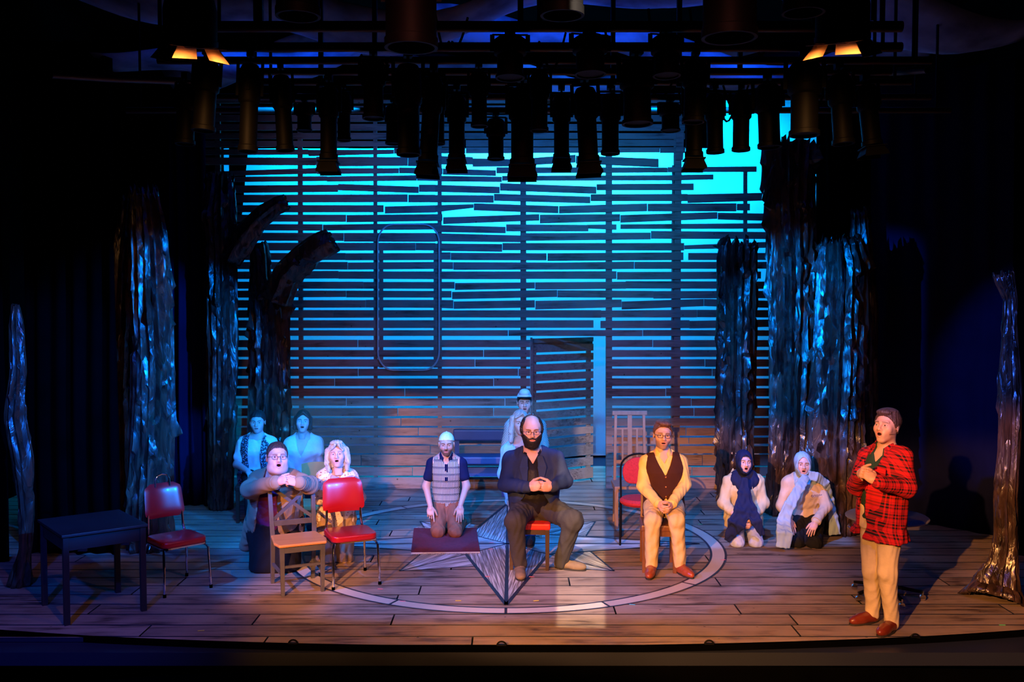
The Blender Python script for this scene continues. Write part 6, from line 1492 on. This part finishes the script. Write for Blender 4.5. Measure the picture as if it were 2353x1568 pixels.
# ---------- 6  kneeling woman in pale blue scarf
d = dict(pelvis=(1850, 1188, 10.34), neck=(1846, 1096, 10.26), shL=(1812, 1110, 10.26), shR=(1880, 1110, 10.24), elL=(1796, 1162, 10.22), elR=(1899, 1164, 10.12), wrL=(1812, 1192, 10.02), wrR=(1874, 1200, 9.94),
         knL=(1829, 1248, 9.98), knR=(1871, 1248, 9.95), head=(1844, 1068, 10.2), hrot=(-8, 3, 2), hs=1.0, mouth=.6, brow=(.04, .02, .012), browlift=.002, frown=-.2, skin=(0.592, 0.368, 0.304), arm=1.08, leg=1.12, noears=True, st=FEM(1.12),
         **kneel(0, (1829, 1248, 9.98), (1871, 1248, 9.95), 10.44))
f = Fig('kneeling woman in a pale blue sheer headscarf, white shirt and black trousers', d)
d['_hands'] = [hand(f.J['wrL'], (.15, -.5, -.75), (0, .4, -.8), (1, 0, 0), curl=(8, 14, 8), sc=.95), hand(f.J['wrR'], (-.45, -.45, -.6), (0, .4, -.8), (-1, 0, 0), curl=(8, 14, 8), sc=.95)]
f.make_body()
tr = f.garment('trousers', M_blackcl, legs(f, 2.0, .014) + [(f.torso(-.2, .12), .008)], wr=(.005, .07))
sh = f.garment('shirt', M_warmwhite, [(f.torso(.04, 1.02), .014)] + shoulders(f, .016) + arms(f, off=.014), cuts=[above(f, 1.0)], negs=[neckhole(f)], wr=(.005, .08), k=.035)
buttons(f, (.3, .5, .7), f=lambda u: front_f(f, u) + .018, parent=sh, rad=.004, m=M_warmwhite); cuffs(f, M_warmwhite, parent=sh, off=.02)
# printed badge on the chest
bc = f.at(.045, front_f(f, .66) + .024, .665) - f.origin; Rb = Matrix((tuple(f.R), tuple(f.U), tuple(f.Fw))).transposed()
M_print = mat('dark_plum_print', (.10, .02, .05), .7)
MB().tube([Vector(tuple(bc)) + Rb @ Vector((.0105 * math.cos(q), .0105 * math.sin(q), .002)) for q in [2 * math.pi * i / 16 for i in range(17)]], .0022, 6).build('badge_ring', M_print, sh)
def text_obj(s_, size, loc, R, m, parent, name='printed_text'):
    cu = bpy.data.curves.new(name, 'FONT'); cu.body = s_; cu.size = size; cu.extrude = .0006; cu.materials.append(m)
    o = bpy.data.objects.new(name, cu); C.objects.link(o); bpy.context.view_layer.update()
    me = bpy.data.meshes.new_from_object(o.evaluated_get(bpy.context.evaluated_depsgraph_get())); bpy.data.objects.remove(o)
    if not me.materials: me.materials.append(m)
    o = link(bpy.data.objects.new(name, me), parent); o.location = loc; o.rotation_euler = R.to_euler(); o['kind'] = 'stuff'; return o
text_obj('ROGUS K', .020, Vector(tuple(bc)) + Rb @ Vector((.018, .001, .004)), Rb, M_print, sh); text_obj('community', .010, Vector(tuple(bc)) + Rb @ Vector((.018, -.011, .004)), Rb, M_print, sh)
scarf(f, M_scarfl, [[(1852, 1096, 10.02, .045), (1838, 1120, 9.94, .05), (1815, 1160, 9.88, .06), (1800, 1195, 9.86, .065), (1803, 1225, 9.76, .085), (1800, 1258, 9.74, .075)], [(1850, 1092, 10.06, .05), (1876, 1096, 10.06, .05), (1898, 1112, 10.14, .045), (1908, 1150, 10.24, .04), (1915, 1190, 10.3, .05), (1918, 1228, 10.3, .065)]], bib=True, bibs=.75, wr=(.007, .05))

# ---------- 7  kneeling white-haired woman in flower blouse
d = dict(pelvis=(773, 1187, 9.5), neck=(774, 1082, 9.36), shL=(745, 1097, 9.38), shR=(806, 1096, 9.38), elL=(733, 1146, 9.30), elR=(826, 1144, 9.28), wrL=(764, 1118, 9.04), wrR=(804, 1120, 9.04),
         knL=(755, 1283, 9.4), knR=(792, 1283, 9.4), head=(775, 1045, 9.28), hrot=(6, 8, -3), hs=1.0, mouth=.7, brow=(.25, .16, .12), browlift=.004, frown=-.3, skin=(0.640, 0.400, 0.336), arm=.95, leg=1.0, st=FEM(1.0), noears=True,
         **kneel(0, (755, 1283, 9.4), (792, 1283, 9.4), 9.84))
f = Fig('white-haired woman in a flower print blouse leaning over the red chair back', d)
J = f.J; J['wrL'] = tov(P(764, 1098, 9.22)); J['wrR'] = tov(P(806, 1099, 9.22))
d['_hands'] = [hand(J['wrL'], (.45, -.85, .0), (.1, -.1, -1), (1, 0, 0), curl=(35, 40, 20), sc=.95), hand(J['wrR'], (-.55, -.8, .0), (-.1, -.1, -1), (-1, 0, 0), curl=(45, 45, 20), sc=.95)]
f.make_body()
lobes = [cap((s_ * .082, .0, .04), (s_ * .098, -.012, -.075), .034, .032) for s_ in (-1, 1)] + [cap((s_ * .092, .01, -.06), (s_ * .09, -.015, -.15), .034, .020) for s_ in (-1, 1)] + [ell((0, .05, .02), (.095, .075, .11)), ell((0, -.03, .112), (.062, .055, .030)), cap((.02, -.098, .096), (.058, -.080, .04), .014, .008), cap((-.01, -.098, .098), (-.055, -.080, .05), .014, .010)]
f.headpart('hair', M_hair['silver'], hair_shell(d, .012, HAIRH([(-.12, .085), (-.06, .07), (-.03, .0), (.0, -.12), (.1, -.16)]), extra=lobes, noise=(.0035, .018)))
sh = f.garment('blouse', M_floral, [(f.torso(-.2, 1.02), .016)] + shoulders(f, .016) + arms(f, off=.020, e1=1.85), cuts=[above(f, 1.0), v_neck(f, .72, 1.02, .06)], negs=[neckhole(f)], wr=(.005, .07), k=.035); collar(f, M_floral, parent=sh, openw=.045, r=.07)
tr = f.garment('trousers', M_tantrous, legs(f, 2.0, .02) + [(f.torso(-.2, .1), .006)], wr=(.009, .06))

# ---------- 8  large woman in tan cardigan
d = dict(pelvis=(632, 1197, 9.22), neck=(634, 1092, 9.06), shL=(596, 1104, 9.10), shR=(672, 1102, 9.06), elL=(574, 1126, 8.86), elR=(712, 1116, 8.82), wrL=(632, 1110, 8.56), wrR=(686, 1110, 8.56),
         knL=(606, 1300, 9.1), knR=(655, 1300, 9.1), head=(637, 1052, 8.93), hrot=(22, 8, 3), hs=1.16, wide=1.06, jaw=1.18, fat=1.0, mouth=.9, brow=(.03, .015, .01), browlift=.003, skin=(0.624, 0.368, 0.304), arm=1.32, leg=1.45, neck_r=.066, hipw=.11,
         st=[(-.45, .215, .165, .165), (-.16, .24, .20, .2), (0, .24, .22, .2), (.3, .22, .24, .18), (.62, .215, .23, .16), (.75, .21, .20, .15), (.9, .18, .12, .13), (1, .13, .09, .1), (1.08, .06, .06, .06)], **kneel(0, (606, 1300, 9.1), (655, 1300, 9.1), 9.55))
f = Fig('large singing woman in tan cardigan and glasses resting arms on cross-back chair', d)
cpt = tov(P(660, 1104, 8.52)); hs_ = clasp(cpt, f.J['wrL'], f.J['wrR'], 1.02, fwd=(.1, -.85, .3)); d['_hands'] = [h_[0] for h_ in hs_]; f.J['wrL'], f.J['wrR'] = hs_[0][1], hs_[1][1]
f.make_body()
f.headpart('hair', M_hair['brown'], hair_shell(d, .005, HAIRH([(-.12, .092), (-.06, .075), (-.02, .02), (-.005, .0), (.03, -.03), (.1, -.06)]), extra=[ell((0, .10, .05), (.04, .035, .04))]))
f.glasses(thin=True)
dr_ = f.garment('dress', M_maroon, [(f.torso(-.35, 1.02), .008)] + shoulders(f, .0), cuts=[above(f, .98), v_neck(f, .80, 1.0, .07)], negs=[neckhole(f, .078)], wr=(.004, .08))
f.garment('skirt', M_skirt, legs(f, 2.0, .03) + [(f.torso(-.3, .15), .012), (cap(f.J['pelvis'] - V(0, -.05, .15), V(*(f.J['knL'] + f.J['knR']) / 2) + V(0, .12, .05), .24, .22), 0)], wr=(.006, .09), k=.08)
op = [(-.9, .20), (-.3, .15), (0, .12), (.4, .10), (.8, .09), (1.2, .09)]
cg = f.garment('cardigan', M_tan, [(f.torso(-.35, 1.02), .030)] + shoulders(f, .024) + arms(f, off=.026) + [(cap(f.at(-.2, .04, -.1), f.at(-.26, .06, -.55), .09, .07), 0), (cap(f.at(.2, .04, -.1), f.at(.22, .06, -.4), .08, .05), 0)], cuts=[front_open(f, op, f0=.02), above(f, 1.0)], negs=[neckhole(f, .085)], wr=(.007, .10), k=.045)
cuffs(f, M_tan, parent=cg, off=.024)

# ---------- 9  woman in the white V-neck
sit = lambda xl, xr, Y: dict(knL=(xl, Y - .42, .50, 'z'), knR=(xr, Y - .42, .50, 'z'), anL=(xl, Y - .40, .09, 'z'), anR=(xr, Y - .40, .09, 'z'), toL=(xl, Y - .6, .03, 'z'), toR=(xr, Y - .6, .03, 'z'))
d = dict(pelvis=(697, 1093, 11.2), neck=(697, 1006, 11.12), shL=(669, 1020, 11.12), shR=(727, 1018, 11.12), elL=(663, 1064, 11.1), elR=(735, 1062, 11.1), wrL=(684, 1094, 10.9), wrR=(716, 1094, 10.9), **sit(682, 714, 11.2),
         head=(696, 969, 11.05), hrot=(10, 5, 3), hs=1.02, mouth=.6, brow=(.05, .025, .015), skin=(0.544, 0.368, 0.320), arm=.98, leg=1.0, st=FEM(1.05), bareL=.3, bareR=.3)
f = Fig('seated woman in a white V-neck tee with chin length dark hair', d)
d['_hands'] = [hand(f.J['wrL'], (.3, -.8, -.2), (0, .1, -1), (1, 0, 0), sc=.92), hand(f.J['wrR'], (-.3, -.8, -.2), (0, .1, -1), (-1, 0, 0), sc=.92)]
f.make_body()
bob = [cap((s_ * .078, .005, .04), (s_ * .086, .01, -.08), .026, .024) for s_ in (-1, 1)] + [ell((0, .045, .0), (.088, .07, .115)), cap((.0, -.088, .105), (.06, -.07, .05), .014, .009), cap((.0, -.088, .105), (-.06, -.07, .045), .012, .009)]
f.headpart('hair', M_hair['brown'], hair_shell(d, .010, HAIRH([(-.12, .09), (-.06, .07), (-.03, .0), (.0, -.10), (.1, -.10)]), extra=bob))
f.garment('tee_shirt', M_whitetee, [(f.torso(-.1, 1.02), .020)] + shoulders(f, .016) + arms(f, e1=.42, off=.030), cuts=[above(f, 1.0), v_neck(f, .60, 1.0, .075)], negs=[neckhole(f)], wr=(.005, .09), k=.035)
f.garment('trousers', M_blackcl, legs(f, 1.95) + [(f.torso(-.2, .1), .006)], wr=(.004, .08))
for sd in 'LR': f.shoe(sd, M_blackcl, ln=.25)

# ---------- 10  woman in the dark patterned waistcoat
d = dict(pelvis=(592, 1093, 11.25), neck=(591, 1006, 11.2), shL=(561, 1020, 11.2), shR=(621, 1018, 11.2), elL=(545, 1068, 11.15), elR=(637, 1064, 11.15), wrL=(570, 1084, 10.92), wrR=(612, 1088, 10.92), **sit(575, 610, 11.25),
         head=(592, 970, 11.15), hrot=(6, -2, 0), hs=1.04, wide=1.03, mouth=.12, brow=(.03, .015, .01), frown=.4, skin=(0.496, 0.336, 0.304), arm=1.1, leg=1.1, st=FEM(1.12), bareL=.5, bareR=.5)
f = Fig('seated woman in white tee and dark patterned waistcoat by the left trunks', d)
d['_hands'] = [hand(f.J['wrL'], (.5, -.8, -.2), (0, .1, -1), (1, 0, 0), sc=.92), hand(f.J['wrR'], (-.3, -.8, -.2), (0, .1, -1), (-1, 0, 0), sc=.92)]
f.make_body()
f.headpart('hair', M_hair['dark'], hair_shell(d, .008, HAIRH([(-.12, .085), (-.06, .06), (-.02, .01), (-.005, .01), (.03, -.03), (.1, -.06)]), extra=[ell((0, .10, .06), (.04, .035, .04))]))
f.garment('tee_shirt', M_whitetee, [(f.torso(-.1, 1.02), .012)] + shoulders(f, .014) + arms(f, e1=.62, off=.026), cuts=[above(f, .99)], negs=[neckhole(f)], wr=(.006, .08), k=.035)
f.garment('waistcoat', M_lace, [(f.torso(-.22, 1.01), .028), (cap(f.at(-.09, 0, .93), f.at(-.145, -.01, .9), .054), .018), (cap(f.at(.09, 0, .93), f.at(.145, -.01, .9), .054), .018)], cuts=[front_open(f, [(-.5, .07), (.4, .07), (.8, .075), (1.2, .08)], f0=-.02), above(f, 1.0), lambda x, y, z: np.abs(f.loc(x, y, z)[0]) - np.interp(f.loc(x, y, z)[2], [0, .55, .75, 1], [.26, .24, .165, .165])], negs=[neckhole(f, .078)], wr=(.003, .1))
f.garment('trousers', M_blackcl, legs(f, 1.95) + [(f.torso(-.2, .1), .006)], wr=(.004, .08))
for sd in 'LR': f.shoe(sd, M_blackcl, ln=.25)

# ---------- 11  grey-haired woman half hidden behind the large man
d = dict(pelvis=(1205, 1125, 10.5), neck=(1196, 1020, 10.42), shL=(1169, 1036, 10.42), shR=(1224, 1036, 10.42), elL=(1158, 1090, 10.4), elR=(1238, 1088, 10.4), wrL=(1182, 1122, 10.15), wrR=(1222, 1122, 10.15),
         knL=(1195, 10.08, .50, 'z'), knR=(1222, 10.08, .50, 'z'), anL=(1200, 10.1, .09, 'z'), anR=(1220, 10.1, .09, 'z'), toL=(1196, 9.9, .03, 'z'), toR=(1216, 9.88, .03, 'z'),
         head=(1196, 972, 10.36), hrot=(6, 0, 0), hs=1.05, mouth=.1, brow=(.2, .15, .12), skin=(0.576, 0.384, 0.336), arm=1.05, leg=.9, st=FEM(1.08), noears=True)
f = Fig('grey-haired woman in pale teal jacket half hidden behind the large man', d)
d['_hands'] = [hand(f.J['wrL'], (.3, -.8, -.2), (0, .1, -1), (1, 0, 0), sc=.92), hand(f.J['wrR'], (-.3, -.8, -.2), (0, .1, -1), (-1, 0, 0), sc=.92)]
f.make_body()
long_ = [cap((s_ * .082, -.005, .05), (s_ * .096, -.01, -.09), .030, .030) for s_ in (-1, 1)] + [cap((s_ * .092, .0, -.07), (s_ * .10, -.01, -.19), .030, .022) for s_ in (-1, 1)] + [ell((0, .045, .0), (.09, .07, .13)), cap((.01, -.085, .108), (-.058, -.072, .06), .013, .010), cap((.01, -.085, .108), (.058, -.072, .06), .013, .010)]
f.headpart('hair', M_hair['grey'], hair_shell(d, .010, HAIRH([(-.12, .088), (-.06, .07), (-.03, .0), (.0, -.14), (.1, -.17)]), extra=long_, lo=(-.15, -.15, -.24)))
f.garment('jacket', M_teal, [(f.torso(-.2, 1.02), .026)] + shoulders(f, .022) + arms(f, off=.026), cuts=[above(f, 1.0), v_neck(f, .55, 1.0, .06)], negs=[neckhole(f)], wr=(.005, .09), k=.035)
f.garment('top', mat('rose_top', (.5, .2, .18), .8, noise=(9, .3)), [(f.torso(-.1, .98), .006)], wr=None, negs=[neckhole(f)])
f.garment('jeans', M_darkdenim, legs(f, 1.95, .016) + [(f.torso(-.2, .1), .006)], wr=(.004, .08))
for sd in 'LR': f.shoe(sd, M_blackcl, ln=.25, high=True)

# ---------- 12  man in the trucker cap
d = dict(offground=1, pelvis=(1207, 1049, 11.3), neck=(1206, 962, 11.24), shL=(1175, 980, 11.24), shR=(1239, 980, 11.24), elL=(1163, 1028, 11.2), elR=(1250, 1028, 11.2), wrL=(1188, 1052, 11.0), wrR=(1228, 1052, 11.0),
         knL=(1190, 10.9, .72, 'z'), knR=(1224, 10.9, .72, 'z'), anL=(1195, 10.95, .30, 'z'), anR=(1219, 10.95, .30, 'z'), toL=(1194, 10.8, .24, 'z'), toR=(1220, 10.8, .24, 'z'),
         head=(1205, 926, 11.17), hrot=(2, 0, 0), hs=1.04, mouth=.35, brow=(.03, .015, .01), frown=.2, skin=(0.528, 0.368, 0.320), arm=1.05, leg=.95, bareL=.8, bareR=.8)
f = Fig('man in a white and black trucker cap and check shirt at the back', d)
d['_hands'] = [hand(f.J['wrL'], (.3, -.8, -.2), (0, .1, -1), (1, 0, 0)), hand(f.J['wrR'], (-.3, -.8, -.2), (0, .1, -1), (-1, 0, 0))]
f.make_body()
f.headpart('hair', M_hair['dark'], hair_shell(d, .006, HAIRH([(-.12, .07), (-.06, .05), (-.02, .0), (-.005, .01), (.03, -.05), (.1, -.06)])))
cpF = hair_shell(d, .014, HAIRH([(-.12, .075), (0, .066), (.1, .055)]), noise=(0, .1, 1), extra=[ell((0, -.035, .118), (.06, .055, .045))]); x, y, z = cpF.grid(); cpF.D = np.maximum(cpF.D, (.064 - z + 0 * cpF.D).astype(np.float32))
tc_ = f.headpart('trucker_cap', M_whitetee, cpF)
bf = Field((-.1, -.19, .03), (.1, -.05, .10), .004); bf.add(ell((0, -.095, .070), (.074, .085, .006)), .0); x, y, z = bf.grid(); bf.D = bf.D + 0; bf.D = np.maximum(bf.D, (y + .055) + 0 * bf.D)
br_ = f.headpart('cap_brim', M_blackcl, bf)
f.garment('check_shirt', M_check, [(f.torso(-.15, 1.02), .022)] + shoulders(f, .018) + arms(f, e1=.9, off=.026), cuts=[above(f, 1.0), v_neck(f, .85, 1.0, .05)], negs=[neckhole(f)], wr=(.004, .1), k=.035)
f.garment('trousers', M_darkdenim, legs(f, 1.95, .014) + [(f.torso(-.2, .1), .006)], wr=(.004, .08))
for sd in 'LR': f.shoe(sd, M_blackcl, ln=.27)
